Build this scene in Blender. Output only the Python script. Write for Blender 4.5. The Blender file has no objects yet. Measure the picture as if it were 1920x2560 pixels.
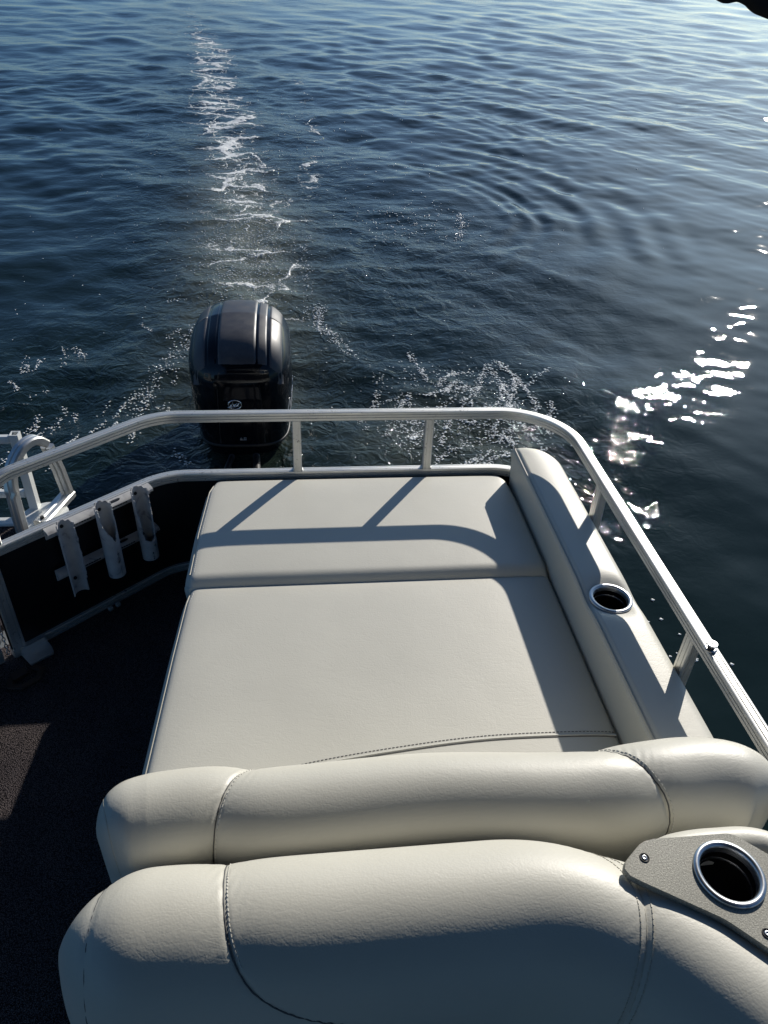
import bpy, math, random
import numpy as np
from mathutils import Matrix, Vector
random.seed(7); rng = np.random.RandomState(7)
SC = bpy.context.scene; COL = SC.collection
R = math.radians

# ------------------------------------------------------------------ frame, camera, light
# "boat frame": origin at eye level over the deck, X starboard, Y aft, Z up (1 unit = 0.82 m).
S, EYE, TILT = 0.82, 2.10, 4.6          # the stern sits 4.6 degrees down while under way
BOAT = Matrix.Translation((0, 0, EYE)) @ Matrix.Rotation(-R(TILT), 4, 'X') @ Matrix.Scale(S, 4)
CAM_RIGHT = Vector((0.9941, -0.1009, 0.0405)); CAM_UP = Vector((0.0257, 0.5802, 0.8141)); CAM_FW = Vector((0.1056, 0.8082, -0.5794))
cam = bpy.data.cameras.new('camera'); cam.sensor_fit = 'HORIZONTAL'; cam.sensor_width = 36
cam.lens = 36 * 1833.5 / 1920; cam.clip_start = 0.02; cam.clip_end = 20000
co = bpy.data.objects.new('camera', cam); COL.objects.link(co)
rot = Matrix((CAM_RIGHT, CAM_UP, -CAM_FW)).transposed().to_4x4()
co.matrix_world = Matrix.Translation((0, 0, EYE)) @ Matrix.Rotation(-R(TILT), 4, 'X') @ rot
SC.camera = co

SUN_EL, SUN_AZ = 22.8, 33.8             # azimuth from world +Y towards +X
w = bpy.data.worlds.new('World'); SC.world = w; w.use_nodes = True
nt = w.node_tree; bg = nt.nodes['Background']
sky = nt.nodes.new('ShaderNodeTexSky'); sky.sky_type = 'NISHITA'; sky.sun_disc = False
sky.sun_elevation = R(SUN_EL); sky.sun_rotation = R(SUN_AZ); sky.air_density = 0.8; sky.dust_density = 0.75; sky.ozone_density = 5.0
tint = nt.nodes.new('ShaderNodeMixRGB'); tint.blend_type = 'MULTIPLY'; tint.inputs[0].default_value = 1; tint.inputs[2].default_value = (.80, .98, 1.06, 1)   # daylight white balance
nt.links.new(sky.outputs[0], tint.inputs[1]); nt.links.new(tint.outputs[0], bg.inputs[0]); bg.inputs[1].default_value = 0.082
sl = bpy.data.lights.new('sun', 'SUN'); sl.energy = 5.0; sl.angle = R(0.53); sl.color = (1.0, 0.94, 0.85)
so = bpy.data.objects.new('sun', sl); COL.objects.link(so)
sd = Vector((math.sin(R(SUN_AZ)) * math.cos(R(SUN_EL)), math.cos(R(SUN_AZ)) * math.cos(R(SUN_EL)), math.sin(R(SUN_EL))))
so.rotation_euler = sd.to_track_quat('Z', 'Y').to_euler(); so.location = sd * 30
SC.view_settings.view_transform = 'Standard'; SC.view_settings.look = 'None'
SC.view_settings.exposure = 0.0; SC.view_settings.gamma = 1.0
SC.cycles.use_denoising = True; SC.cycles.sample_clamp_indirect = 6; SC.cycles.max_bounces = 7

# ------------------------------------------------------------------ materials
def mat(name, col=(.5, .5, .5), rough=.5, metal=0.0, **kw):
    m = bpy.data.materials.new(name); m.use_nodes = True
    b = m.node_tree.nodes['Principled BSDF']
    b.inputs['Base Color'].default_value = (*col, 1); b.inputs['Roughness'].default_value = rough
    b.inputs['Metallic'].default_value = metal
    for k, v in kw.items(): b.inputs[k.replace('_', ' ')].default_value = v
    return m
def N(m, t, **kw):
    n = m.node_tree.nodes.new(t)
    for k, v in kw.items():
        if k in n.inputs: n.inputs[k].default_value = v
        else: setattr(n, k, v)
    return n
def L(m, a, b): m.node_tree.links.new(a, b)
def pb(m): return m.node_tree.nodes['Principled BSDF']
def coords(m, scale=(1, 1, 1)):
    tc = N(m, 'ShaderNodeTexCoord'); mp = N(m, 'ShaderNodeMapping'); mp.inputs['Scale'].default_value = scale
    L(m, tc.outputs['Object'], mp.inputs['Vector']); return mp.outputs[0]
def ramp(m, src, stops):
    r = N(m, 'ShaderNodeValToRGB'); e = r.color_ramp.elements
    while len(e) < len(stops): e.new(.5)
    for i, (p, c) in enumerate(stops):
        e[i].position = p; e[i].color = (*c, 1) if len(c) == 3 else c
    L(m, src, r.inputs[0]); return r.outputs[0]
def bump(m, hs, strength=.3, dist=.002):
    prev = None
    for h, s, d in hs:
        b = N(m, 'ShaderNodeBump'); b.inputs['Strength'].default_value = s; b.inputs['Distance'].default_value = d
        L(m, h, b.inputs['Height'])
        if prev: L(m, prev, b.inputs['Normal'])
        prev = b.outputs[0]
    L(m, prev, pb(m).inputs['Normal'])

def vinyl_mat(name, col):
    m = mat(name, col, .46); c = coords(m)
    grain = N(m, 'ShaderNodeTexVoronoi', Scale=260.0, feature='F1'); L(m, c, grain.inputs['Vector'])
    n1 = N(m, 'ShaderNodeTexNoise', Scale=140.0, Detail=4.0); L(m, c, n1.inputs['Vector'])
    cs = coords(m, (1, 3, 2)); n2 = N(m, 'ShaderNodeTexNoise', Scale=13.0, Detail=5.0, Distortion=1.2); L(m, cs, n2.inputs['Vector'])
    rid = N(m, 'ShaderNodeMath', operation='ABSOLUTE'); sub = N(m, 'ShaderNodeMath', operation='SUBTRACT'); sub.inputs[1].default_value = .5
    L(m, n2.outputs[0], sub.inputs[0]); L(m, sub.outputs[0], rid.inputs[0])
    cr = ramp(m, rid.outputs[0], [(0, (0, 0, 0)), (.05, (1, 1, 1))])
    n3 = N(m, 'ShaderNodeTexNoise', Scale=3.0, Detail=2.0); L(m, c, n3.inputs['Vector'])
    bump(m, [(n3.outputs[0], .16, .012), (cr, .07, .0010), (grain.outputs[0], .10, .0010), (n1.outputs[0], .14, .001)])
    n4 = N(m, 'ShaderNodeTexNoise', Scale=2.2, Detail=6.0, Roughness=.6); L(m, c, n4.inputs['Vector'])
    d = tuple(x * .93 for x in col)
    L(m, ramp(m, n4.outputs[0], [(.3, d), (.7, col)]), pb(m).inputs['Base Color'])
    L(m, ramp(m, n4.outputs[0], [(.3, (.42,) * 3), (.7, (.52,) * 3)]), pb(m).inputs['Roughness'])
    return m
VINYL = vinyl_mat('marine_vinyl', (.585, .568, .495))
SEAM = mat('seam_piping', (.50, .47, .39), .5)
THREAD = mat('thread', (.66, .64, .58), .7)
def alu_mat(name, col, rough, metal):
    m = mat(name, col, rough, metal); c = coords(m)
    n = N(m, 'ShaderNodeTexNoise', Scale=9.0, Detail=6.0, Roughness=.65); L(m, c, n.inputs['Vector'])
    v = N(m, 'ShaderNodeTexNoise', Scale=95.0, Detail=2.0, Distortion=.6); L(m, c, v.inputs['Vector'])
    spots = ramp(m, v.outputs[0], [(.30, (.35, .35, .34)), (.36, (1, 1, 1))])
    base = ramp(m, n.outputs[0], [(.3, tuple(x * .86 for x in col)), (.7, col)])
    patch = N(m, 'ShaderNodeTexNoise', Scale=4.0, Detail=2.0); L(m, c, patch.inputs['Vector'])
    pf = ramp(m, patch.outputs[0], [(.45, (0, 0, 0)), (.6, (.8, .8, .8))])
    mx = N(m, 'ShaderNodeMixRGB', blend_type='MULTIPLY'); L(m, pf, mx.inputs[0]); L(m, base, mx.inputs[1]); L(m, spots, mx.inputs[2])
    L(m, mx.outputs[0], pb(m).inputs['Base Color'])
    L(m, ramp(m, n.outputs[0], [(.3, (rough + .1,) * 3), (.7, (rough - .05,) * 3)]), pb(m).inputs['Roughness'])
    bump(m, [(v.outputs[0], .12, .001)])
    return m
ALU = alu_mat('anodized_aluminium', (.70, .70, .675), .40, .78)
ALUW = alu_mat('painted_aluminium', (.74, .76, .74), .45, .2)
GROOVE = mat('groove_shadow_gap', (.10, .10, .10), .6)
STEEL = alu_mat('stainless_steel', (.60, .62, .64), .34, 1.0)
BLACKGAP = mat('black_plastic', (.008, .008, .009), .5)
PANEL = mat('black_painted_panel', (.006, .006, .007), .35)
PVC = None
def pvc():
    m = mat('weathered_pvc', (.40, .40, .41), .6); c = coords(m)
    n = N(m, 'ShaderNodeTexNoise', Scale=14.0, Detail=6.0, Distortion=1.5); L(m, c, n.inputs['Vector'])
    L(m, ramp(m, n.outputs[0], [(.34, (.22, .22, .23)), (.42, (.40, .40, .41)), (.7, (.50, .50, .49))]), pb(m).inputs['Base Color'])
    bump(m, [(n.outputs[0], .2, .003)]); return m
PVC = pvc()
def board():
    m = mat('textured_plastic_board', (.36, .345, .29), .42); c = coords(m); sp = N(m, 'ShaderNodeMixRGB', blend_type='MULTIPLY'); sp.inputs[0].default_value = 1
    n = N(m, 'ShaderNodeTexNoise', Scale=420.0, Detail=2.0); L(m, c, n.inputs['Vector'])
    n2 = N(m, 'ShaderNodeTexNoise', Scale=6.0, Detail=5.0); L(m, c, n2.inputs['Vector'])
    L(m, ramp(m, n2.outputs[0], [(.3, (.31, .30, .25)), (.7, (.40, .385, .325))]), sp.inputs[1]); L(m, ramp(m, n.outputs[0], [(.35, (.62, .62, .62)), (.6, (1.05, 1.05, 1.05)), (.72, (1.5, 1.5, 1.45))]), sp.inputs[2]); L(m, sp.outputs[0], pb(m).inputs['Base Color'])
    bump(m, [(n.outputs[0], .3, .0010)]); return m
BOARD = board()
def carpet():
    m = mat('loop_carpet', (.1, .09, .09), .95); c = coords(m)
    v = N(m, 'ShaderNodeTexVoronoi', Scale=290.0, Randomness=.85); L(m, c, v.inputs['Vector'])
    n = N(m, 'ShaderNodeTexNoise', Scale=60.0, Detail=3.0); L(m, c, n.inputs['Vector'])
    n2 = N(m, 'ShaderNodeTexNoise', Scale=4.0, Detail=3.0); L(m, c, n2.inputs['Vector'])
    a = ramp(m, v.outputs['Distance'], [(.0, (.38, .33, .325)), (.42, (.080, .068, .070)), (.75, (.004, .004, .005))])
    b = ramp(m, n2.outputs[0], [(.3, (.55, .55, .6)), (.7, (1, .96, .92))])
    mx = N(m, 'ShaderNodeMixRGB', blend_type='MULTIPLY'); mx.inputs[0].default_value = 1; L(m, a, mx.inputs[1]); L(m, b, mx.inputs[2])
    L(m, mx.outputs[0], pb(m).inputs['Base Color'])
    inv = N(m, 'ShaderNodeMath', operation='SUBTRACT'); inv.inputs[0].default_value = 1; L(m, v.outputs['Distance'], inv.inputs[1])
    bump(m, [(inv.outputs[0], 1.0, .006), (n.outputs[0], .5, .004)]); pb(m).inputs['Specular IOR Level'].default_value = .15
    return m
CARPET = carpet()
def cowlm():
    m = mat('gloss_black_cowl', (.004, .005, .008), .09); c = coords(m)
    n = N(m, 'ShaderNodeTexNoise', Scale=18.0, Detail=6.0); L(m, c, n.inputs['Vector'])
    L(m, ramp(m, n.outputs[0], [(.4, (.06,) * 3), (.75, (.2,) * 3)]), pb(m).inputs['Roughness'])
    pb(m).inputs['Specular IOR Level'].default_value = .35; return m
COWL = cowlm()
def capm():
    m = mat('matte_cowl_top', (.055, .055, .06), .42); c = coords(m)
    n = N(m, 'ShaderNodeTexNoise', Scale=7.0, Detail=7.0, Roughness=.7); L(m, c, n.inputs['Vector'])
    L(m, ramp(m, n.outputs[0], [(.3, (.040, .040, .046)), (.7, (.085, .082, .085))]), pb(m).inputs['Base Color'])
    L(m, ramp(m, n.outputs[0], [(.3, (.34,) * 3), (.7, (.55,) * 3)]), pb(m).inputs['Roughness']); return m
CAPM = capm()
CHROME = mat('chrome', (.85, .86, .88), .12, 1.0)
SILVER = mat('silver_print', (.55, .56, .58), .3, .6)
RUST = mat('rusty_brown_steel', (.05, .028, .018), .7, .3)
CANVAS = mat('black_canvas', (.012, .012, .013), .9)
HULL = alu_mat('hull_aluminium', (.55, .56, .57), .4, .7)

# ------------------------------------------------------------------ mesh helpers
def mesh_obj(name, V, F, m, parent=None, smooth=True, world=False, loc=None):
    V = np.asarray(V, dtype=np.float64)
    me = bpy.data.meshes.new(name)
    if loc is not None: V = V - np.asarray(loc)
    me.from_pydata(V.tolist(), [], [tuple(int(i) for i in f) for f in F]); me.update()
    for mm in (m if isinstance(m, (list, tuple)) else [m]): me.materials.append(mm)
    if smooth is True: me.polygons.foreach_set('use_smooth', [True] * len(me.polygons))
    o = bpy.data.objects.new(name, me); COL.objects.link(o)
    if smooth == 'auto':
        me.polygons.foreach_set('use_smooth', [True] * len(me.polygons)); me.set_sharp_from_angle(angle=R(35))
    if parent is not None: o.parent = parent
    elif not world: o.matrix_world = BOAT @ Matrix.Translation(loc if loc is not None else (0, 0, 0))
    return o
def tag(o, label, cat, group=None):
    o['label'] = label; o['category'] = cat
    if group: o['group'] = group
    return o
def thing(name, label, cat, loc, group=None):
    o = bpy.data.objects.new(name, None); o.empty_display_size = .1; COL.objects.link(o)
    o.matrix_world = BOAT @ Matrix.Translation(loc); o['base'] = list(loc)
    return tag(o, label, cat, group)
def part(name, VF, m, t, smooth=True, top=None):
    """a mesh given in boat coordinates, parented to thing t (or to a part whose thing is `top`)"""
    loc = np.array((top or t)['base'])
    return mesh_obj(name, np.asarray(VF[0]) - loc, VF[1], m, t, smooth)
def join(*vfs):
    V, F, n = [], [], 0
    for v, f in vfs:
        v = np.asarray(v, float); V.append(v); F += [tuple(i + n for i in q) for q in f]; n += len(v)
    return np.vstack(V), F
def box(c, d, rz=0.0, bev=0.0):
    x, y, z = [q / 2 for q in d]; b = bev
    if b <= 0:
        P = np.array([(sx * x, sy * y, sz * z) for sz in (-1, 1) for sy in (-1, 1) for sx in (-1, 1)])
        F = [(0, 2, 3, 1), (4, 5, 7, 6), (0, 1, 5, 4), (2, 6, 7, 3), (0, 4, 6, 2), (1, 3, 7, 5)]
    else:
        ring = [(x - b, -y), (x, -y + b), (x, y - b), (x - b, y), (-x + b, y), (-x, y - b), (-x, -y + b), (-x + b, -y)]
        inn = [(x - b, -y + b)] * 2 + [(x - b, y - b)] * 2 + [(-x + b, y - b)] * 2 + [(-x + b, -y + b)] * 2
        P = []
        for zz, rr in ((-z, 0), (-z + b, 1), (z - b, 1), (z, 0)):
            for i in range(8):
                q = ring[i] if rr else (ring[i][0] * .5 + inn[i][0] * .5, ring[i][1] * .5 + inn[i][1] * .5)
                P.append((*q, zz))
        P = np.array(P); F = []
        for k in range(3):
            for i in range(8): F.append((k * 8 + i, k * 8 + (i + 1) % 8, k * 8 + 8 + (i + 1) % 8, k * 8 + 8 + i))
        F += [tuple(range(7, -1, -1)), tuple(range(24, 32))]
    cr, sr = math.cos(rz), math.sin(rz)
    Q = P.copy(); Q[:, 0] = P[:, 0] * cr - P[:, 1] * sr; Q[:, 1] = P[:, 0] * sr + P[:, 1] * cr
    return Q + np.array(c), F
def grid(P, cu=False, cv=False):
    """P: nu x nv x 3"""
    nu, nv = P.shape[:2]; F = []
    for i in range(nu if cu else nu - 1):
        a = i * nv; b = ((i + 1) % nu) * nv
        for j in range(nv if cv else nv - 1):
            j2 = (j + 1) % nv; F.append((a + j, b + j, b + j2, a + j2))
    return P.reshape(-1, 3), F
def frames(path):
    P = np.asarray(path, float); T = np.gradient(P, axis=0); T /= np.linalg.norm(T, axis=1)[:, None]
    return P, T
def tube(path, r, n=10, caps=True, squash=1.0, up=(0, 0, 1)):
    P, T = frames(path); r = np.broadcast_to(np.asarray(r, float), (len(P),))
    u = np.array(up, float); rings = []
    for p, t, rr in zip(P, T, r):
        s = np.cross(t, u)
        if np.linalg.norm(s) < 1e-4: s = np.cross(t, (1, 0, 0.01))
        s /= np.linalg.norm(s); q = np.cross(s, t); u = q
        a = np.linspace(0, 2 * np.pi, n, endpoint=False)
        rings.append(p + rr * (np.cos(a)[:, None] * s + squash * np.sin(a)[:, None] * q))
    V, F = grid(np.array(rings), cv=True)
    if caps: m = len(P) * n; F = F + [tuple(range(n - 1, -1, -1)), tuple(range(m - n, m))]
    return V, F
def extrude(path, prof, caps=True):
    """prof: points (side, up); side is to the left-normal of the travel direction in plan"""
    P, T = frames(path); rings = []; h0 = (P[-1] - P[0])[:2]; side = np.array((-h0[1], h0[0], 0)) / np.linalg.norm(h0)
    for p, t in zip(P, T):
        h = np.array((t[0], t[1], 0.)); L_ = np.linalg.norm(h)
        if L_ > .15: side = np.array((-h[1], h[0], 0)) / L_
        u = np.cross(t, side); u = u if u[2] >= -0.2 else u; u /= np.linalg.norm(u)
        rings.append([p + a * side + b * u for a, b in prof])
    rings = np.array(rings); n = len(prof); V, F = grid(rings, cv=True)
    if caps: m = len(P) * n; F = F + [tuple(range(n - 1, -1, -1)), tuple(range(m - n, m))]
    return V, F
def fillet(pts, rad, n=10):
    """plan polyline with rounded corners"""
    out = [np.array(pts[0], float)]
    for i in range(1, len(pts) - 1):
        a, b, c = (np.array(q, float) for q in pts[i - 1:i + 2]); r = rad[i - 1]
        u = (a - b) / np.linalg.norm(a - b); v = (c - b) / np.linalg.norm(c - b)
        if r <= 0: out.append(b); continue
        th = math.acos(np.clip(u @ v, -1, 1)); tl = r / math.tan(th / 2)
        p0, p1 = b + u * tl, b + v * tl
        bis = (u + v) / np.linalg.norm(u + v); cc = b + bis * r / math.sin(th / 2)
        a0 = p0 - cc; a1 = p1 - cc; ang = math.acos(np.clip(a0 @ a1 / (r * r), -1, 1))
        for k in range(n + 1):
            s = k / n; out.append(cc + (math.sin((1 - s) * ang) * a0 + math.sin(s * ang) * a1) / math.sin(ang))
    out.append(np.array(pts[-1], float)); return np.array(out)
def resample(P, step):
    P = np.asarray(P, float); d = np.r_[0, np.cumsum(np.linalg.norm(np.diff(P, axis=0), axis=1))]
    n = max(2, int(d[-1] / step) + 1); s = np.linspace(0, d[-1], n)
    return np.array([np.interp(s, d, P[:, k]) for k in range(P.shape[1])]).T
def crom(P, n):
    P = np.asarray(P, float); Q = np.vstack([2 * P[0] - P[1], P, 2 * P[-1] - P[-2]]); out = []
    for i in range(len(P) - 1):
        a, b, c, d = Q[i:i + 4]
        for s in np.linspace(0, 1, n, endpoint=False):
            out.append(.5 * (2 * b + (c - a) * s + (2 * a - 5 * b + 4 * c - d) * s * s + (3 * b - a - 3 * c + d) * s ** 3))
    out.append(P[-1]); return np.array(out)
def stitches(P, Nn, ln=.0062, wd=.0016, gap=.0105, lift=.0012):
    """small thread dashes along polyline P lying on a surface with normals Nn"""
    P = np.asarray(P, float); d = np.r_[0, np.cumsum(np.linalg.norm(np.diff(P, axis=0), axis=1))]
    out = []
    for s in np.arange(gap / 2, d[-1] - ln, gap):
        p = np.array([np.interp(s, d, P[:, k]) for k in range(3)]); q = np.array([np.interp(s + ln, d, P[:, k]) for k in range(3)])
        nn = np.array([np.interp(s, d, Nn[:, k]) for k in range(3)]); nn /= np.linalg.norm(nn)
        t = (q - p) / np.linalg.norm(q - p); sd_ = np.cross(nn, t)
        V = [p - sd_ * wd - nn * .001, q - sd_ * wd - nn * .001, q + sd_ * wd - nn * .001, p + sd_ * wd - nn * .001,
             p - sd_ * wd * .5 + nn * lift, q - sd_ * wd * .5 + nn * lift, q + sd_ * wd * .5 + nn * lift, p + sd_ * wd * .5 + nn * lift]
        out.append((V, [(0, 1, 5, 4), (1, 2, 6, 5), (2, 3, 7, 6), (3, 0, 4, 7), (4, 5, 6, 7)]))
    return join(*out)

# ------------------------------------------------------------------ water (world coordinates, metres, z = 0)
def lines(lo, hi, d, far_lo, far_hi, g=1.06):
    c = list(np.arange(lo, hi, d)); st = d
    while c[-1] < far_hi: st *= g; c.append(c[-1] + st)
    st = d
    while c[0] > far_lo: st *= g; c.insert(0, c[0] - st)
    return np.array(c)
def hash2(i, j, s):
    n = (i * 374761393 + j * 668265263 + s * 1442695041) & 0x7fffffff
    n = ((n ^ (n >> 13)) * 1274126177) & 0x7fffffff
    return ((n ^ (n >> 16)) & 0xffff) / 65535.0
def vnoise(x, y, s=0):
    i = np.floor(x).astype(np.int64); j = np.floor(y).astype(np.int64); u = x - i; v = y - j
    u = u * u * u * (u * (u * 6 - 15) + 10); v = v * v * v * (v * (v * 6 - 15) + 10)
    a, b, c, d = hash2(i, j, s), hash2(i + 1, j, s), hash2(i, j + 1, s), hash2(i + 1, j + 1, s)
    return (a * (1 - u) + b * u) * (1 - v) + (c * (1 - u) + d * u) * v - .5
def seg_dist(x, y, P):
    best = np.full(x.shape, 1e9); tt = np.zeros(x.shape); side = np.zeros(x.shape)
    P = np.asarray(P, float); n = len(P) - 1
    for k in range(n):
        a, b = P[k], P[k + 1]; d = b - a; l2 = d @ d
        t = np.clip(((x - a[0]) * d[0] + (y - a[1]) * d[1]) / l2, 0, 1)
        dx, dy = x - a[0] - t * d[0], y - a[1] - t * d[1]; r = np.hypot(dx, dy)
        m = r < best; best[m] = r[m]; tt[m] = (k + t[m]) / n; side[m] = (dx * d[1] - dy * d[0])[m]
    return best, tt, side
WAKE = [(-.30, 3.3), (-.30, 4.4), (-.36, 5.3), (-.44, 6.4), (-.62, 8.0), (-.85, 10.0), (-1.15, 12.0), (-1.35, 14.6), (-1.8, 17.0), (-2.3, 20.0), (-3.2, 24.0)]
WAKE2 = [(.0, 4.6), (.02, 6.0), (.10, 7.4), (.22, 9.2), (.10, 11.0), (-.05, 13.2)]
def build_water():
    xs = lines(-3.6, 6.0, .025, -900, 900, 1.035); ys = lines(1.2, 11.0, .025, -40, 2600, 1.0125)
    X, Y = np.meshgrid(xs, ys, indexing='ij'); spx = np.gradient(xs)[:, None]; spy = np.gradient(ys)[None, :]; sp = np.maximum(spx, spy)
    H = np.zeros_like(X); r2 = np.random.RandomState(3)
    patch = .55 + 1.1 * (vnoise(X / 5.5, Y / 7.0, 5) + .5)
    calm = 1 - .55 / (1 + np.exp(-(X - 1.2 - .18 * Y) * 1.4)) * np.exp(-((Y - 3) / 7.) ** 2)
    for k in range(90):
        lam = .10 * (24.0 ** (k / 89.0)); th = R(r2.normal((44, 128, 50, 88)[k % 4], 15)); kk = 2 * np.pi / lam
        sl = .0125 * (.95 if lam < .5 else 1.1 if lam < 1.2 else .7) * r2.uniform(.6, 1.3); A = sl / kk
        wfac = np.clip(lam / (3.2 * sp) - 1, 0, 1) * (1 + .5 * vnoise(X * .6 / lam ** .5, Y * .45 / lam ** .5, 300 + k))
        ph = kk * (X * math.cos(th) + Y * math.sin(th)) + r2.uniform(0, 6.28) + 1.8 * vnoise(X / (lam * 5), Y / (lam * 5), 20 + k)
        gl = 1 / (1 + np.exp(-(X - .85 - .22 * Y) * 3.2)) * np.exp(-np.maximum(0, Y - 6) / 5.)
        H += A * np.sin(ph) * wfac * patch * (1 - gl * (.50 if lam < .20 else .62 if lam < .9 else .55))
    # curved wave trains shed to starboard behind the boat
    for (cx, cy, lam, r0, wd, sl, a0, aw) in [(.55, 6.3, .19, 1.25, .45, .20, 20, 60), (.4, 6.2, .34, 2.2, .7, .17, 25, 50), (1.0, 8.6, .22, 1.6, .6, .09, 5, 50),
                                          (.9, 4.2, .20, .9, .35, .10, 25, 50), (-1.6, 6.0, .24, 1.4, .6, .09, 170, 55), (-1.2, 8.8, .3, 1.9, .7, .08, 165, 50)]:
        dx, dy = X - cx, Y - cy; r = np.hypot(dx, dy * .82) + .34 * vnoise(X * .9 + cx, Y * .9, 9) + .06 * vnoise(X * 4, Y * 4, 10); a = np.degrees(np.arctan2(dy, dx)); da = (a - a0 + 180) % 360 - 180
        H += sl * lam / 6.28 * np.sin(6.28 * r / lam) * (.55 + 1.6 * vnoise(X * 1.4, Y * 1.4, 14) ) * np.exp(-((r - r0) / wd) ** 2) * np.exp(-(da / aw) ** 2)
    # diverging hull wake on both sides
    for sg, ox in ((1, .9), (-1, -1.3)):
        for lam, ang, sl, off in ((.55, 33, .055, 0), (.9, 38, .05, .5), (.34, 28, .035, -.3)):
            th = R(90 - sg * ang); nx, ny = math.sin(th), -math.cos(th)
            q = (X - ox) * nx * sg + (Y - 1.2) * ny * sg + .15 * vnoise(X * .7, Y * .7, 31)
            t = (X - ox) * math.cos(th) + (Y - 1.2) * math.sin(th)
            cusp = (X - ox) * sg - (Y - 1.2) * math.tan(R(24)) - off
            H += (1 - .75 * gl) * sl * lam / 6.28 * np.sin(6.28 * q / lam) * np.exp(-(cusp / (.5 + .12 * np.maximum(t, 0))) ** 2) * np.clip((t + .3) / 1.5, 0, 1) * np.exp(-t / 13) * np.clip(lam / (3.2 * sp) - 1, 0, 1)
    # propeller turbulence
    d, t, side = seg_dist(X, Y, WAKE)
    turb = np.exp(-(d / (.75 + .9 * t)) ** 2) * np.exp(-t * 1.6)
    turb = np.maximum(turb, 1.0 * np.exp(-((X - .75) / .75) ** 2 - ((Y - 3.1) / .75) ** 2))
    turb = np.maximum(turb, .8 * np.exp(-((X + .95) / .9) ** 2 - ((Y - 3.4) / 1.0) ** 2))
    turb = np.maximum(turb, .55 * np.exp(-((X - .3) / 1.4) ** 2 - ((Y - 5.2) / 1.8) ** 2))
    wx = X + .10 * vnoise(X * 3, Y * 3, 51); wy = Y + .10 * vnoise(X * 3, Y * 3, 52)
    T = np.zeros_like(X)
    for f, a, s in ((1.6, .034, 60), (3.1, .020, 61), (6.0, .0105, 62), (10.5, .0052, 63)):
        T += a * np.abs(vnoise(wx * f, wy * f * 1.25, s)) * -2 * np.clip(1 / (f * 3 * sp) - 1, 0, 1)
    H += (T + .02) * turb
    V = np.stack([X, Y, H], -1)
    V, F = grid(V)
    me = bpy.data.meshes.new('water'); n = len(V)
    me.vertices.add(n); me.vertices.foreach_set('co', V.ravel())
    Fa = np.array(F, dtype=np.int32); me.loops.add(Fa.size); me.polygons.add(len(Fa))
    me.loops.foreach_set('vertex_index', Fa.ravel()); me.polygons.foreach_set('loop_start', np.arange(0, Fa.size, 4, dtype=np.int32))
    me.polygons.foreach_set('loop_total', np.full(len(Fa), 4, dtype=np.int32)); me.polygons.foreach_set('use_smooth', np.ones(len(Fa), dtype=bool)); me.update(); me.validate()
    # foam density: lacy trail behind the engine, a thinner second one, scattered flecks
    d2, t2, _ = seg_dist(X, Y, WAKE2)
    wob = .16 * vnoise(Y * 1.1 + 3, X * .3, 71); wid = .155 + .235 * np.clip(t * 2.0, 0, 1)
    yy_ = Y; prof_ = np.interp(yy_, [4.2, 5.0, 6.0, 7.5, 9.0, 12.0, 14.5, 17, 20, 24], [.40, .46, .56, .72, .95, 1.0, .84, .58, .40, .0])
    core = np.exp(-((d + wob) / wid) ** 2) * prof_ * (t < .999)
    right = np.exp(-(d2 / .12) ** 2) * .50 * np.clip((Y - 5.6) / 2.2, .15, 1)
    fleck = .22 * turb + .14 * np.exp(-((X - .2) / 2.2) ** 2 - ((Y - 6.5) / 4.5) ** 2)
    foam = np.clip(core + right * (t2 < .999) * (t2 > .001) + fleck, 0, 1)
    aer = np.exp(-(d / .40) ** 2) * np.exp(-((Y - 5.9) / 2.3) ** 2) * 1.0
    aer = np.maximum(aer, .35 * np.exp(-((X - .75) / .5) ** 2 - ((Y - 3.05) / .4) ** 2))
    glass = 1 / (1 + np.exp(-(X - .85 - .22 * Y) * 3.2)) * np.exp(-np.maximum(0, Y - 6) / 5.)
    rip = np.clip(1 - .97 * glass, 0.03, 1)
    for nm, arr in (('foam', foam), ('turb', turb), ('aer', aer), ('rip', rip)):
        at = me.attributes.new(nm, 'FLOAT', 'POINT'); at.data.foreach_set('value', arr.ravel().astype(np.float32))
    o = bpy.data.objects.new('water', me); COL.objects.link(o); o['kind'] = 'structure'
    m = mat('lake_water', (.006, .013, .013), .012); m.node_tree.nodes['Principled BSDF'].inputs['IOR'].default_value = 1.333
    af, at_, aa = (N(m, 'ShaderNodeAttribute', attribute_name=q) for q in ('foam', 'turb', 'aer'))
    c = coords(m)
    nz = N(m, 'ShaderNodeTexNoise', Scale=2.6, Detail=4.0, Roughness=.6); L(m, c, nz.inputs['Vector'])
    vs = N(m, 'ShaderNodeVectorMath', operation='SCALE'); vs.inputs['Scale'].default_value = .55; L(m, nz.outputs['Color'], vs.inputs[0])
    va = N(m, 'ShaderNodeVectorMath', operation='ADD'); L(m, c, va.inputs[0]); L(m, vs.outputs[0], va.inputs[1])
    st = N(m, 'ShaderNodeMapping'); st.inputs['Scale'].default_value = (.85, 1.05, 1); L(m, va.outputs[0], st.inputs[0])
    v1 = N(m, 'ShaderNodeTexVoronoi', feature='DISTANCE_TO_EDGE', Scale=1.9); L(m, st.outputs[0], v1.inputs['Vector'])
    v2 = N(m, 'ShaderNodeTexVoronoi', feature='DISTANCE_TO_EDGE', Scale=5.2); L(m, st.outputs[0], v2.inputs['Vector'])
    n2 = N(m, 'ShaderNodeTexNoise', Scale=4.2, Detail=5.0, Roughness=.62); L(m, st.outputs[0], n2.inputs['Vector'])
    n3 = N(m, 'ShaderNodeTexNoise', Scale=45.0, Detail=2.0); L(m, c, n3.inputs['Vector'])
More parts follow.
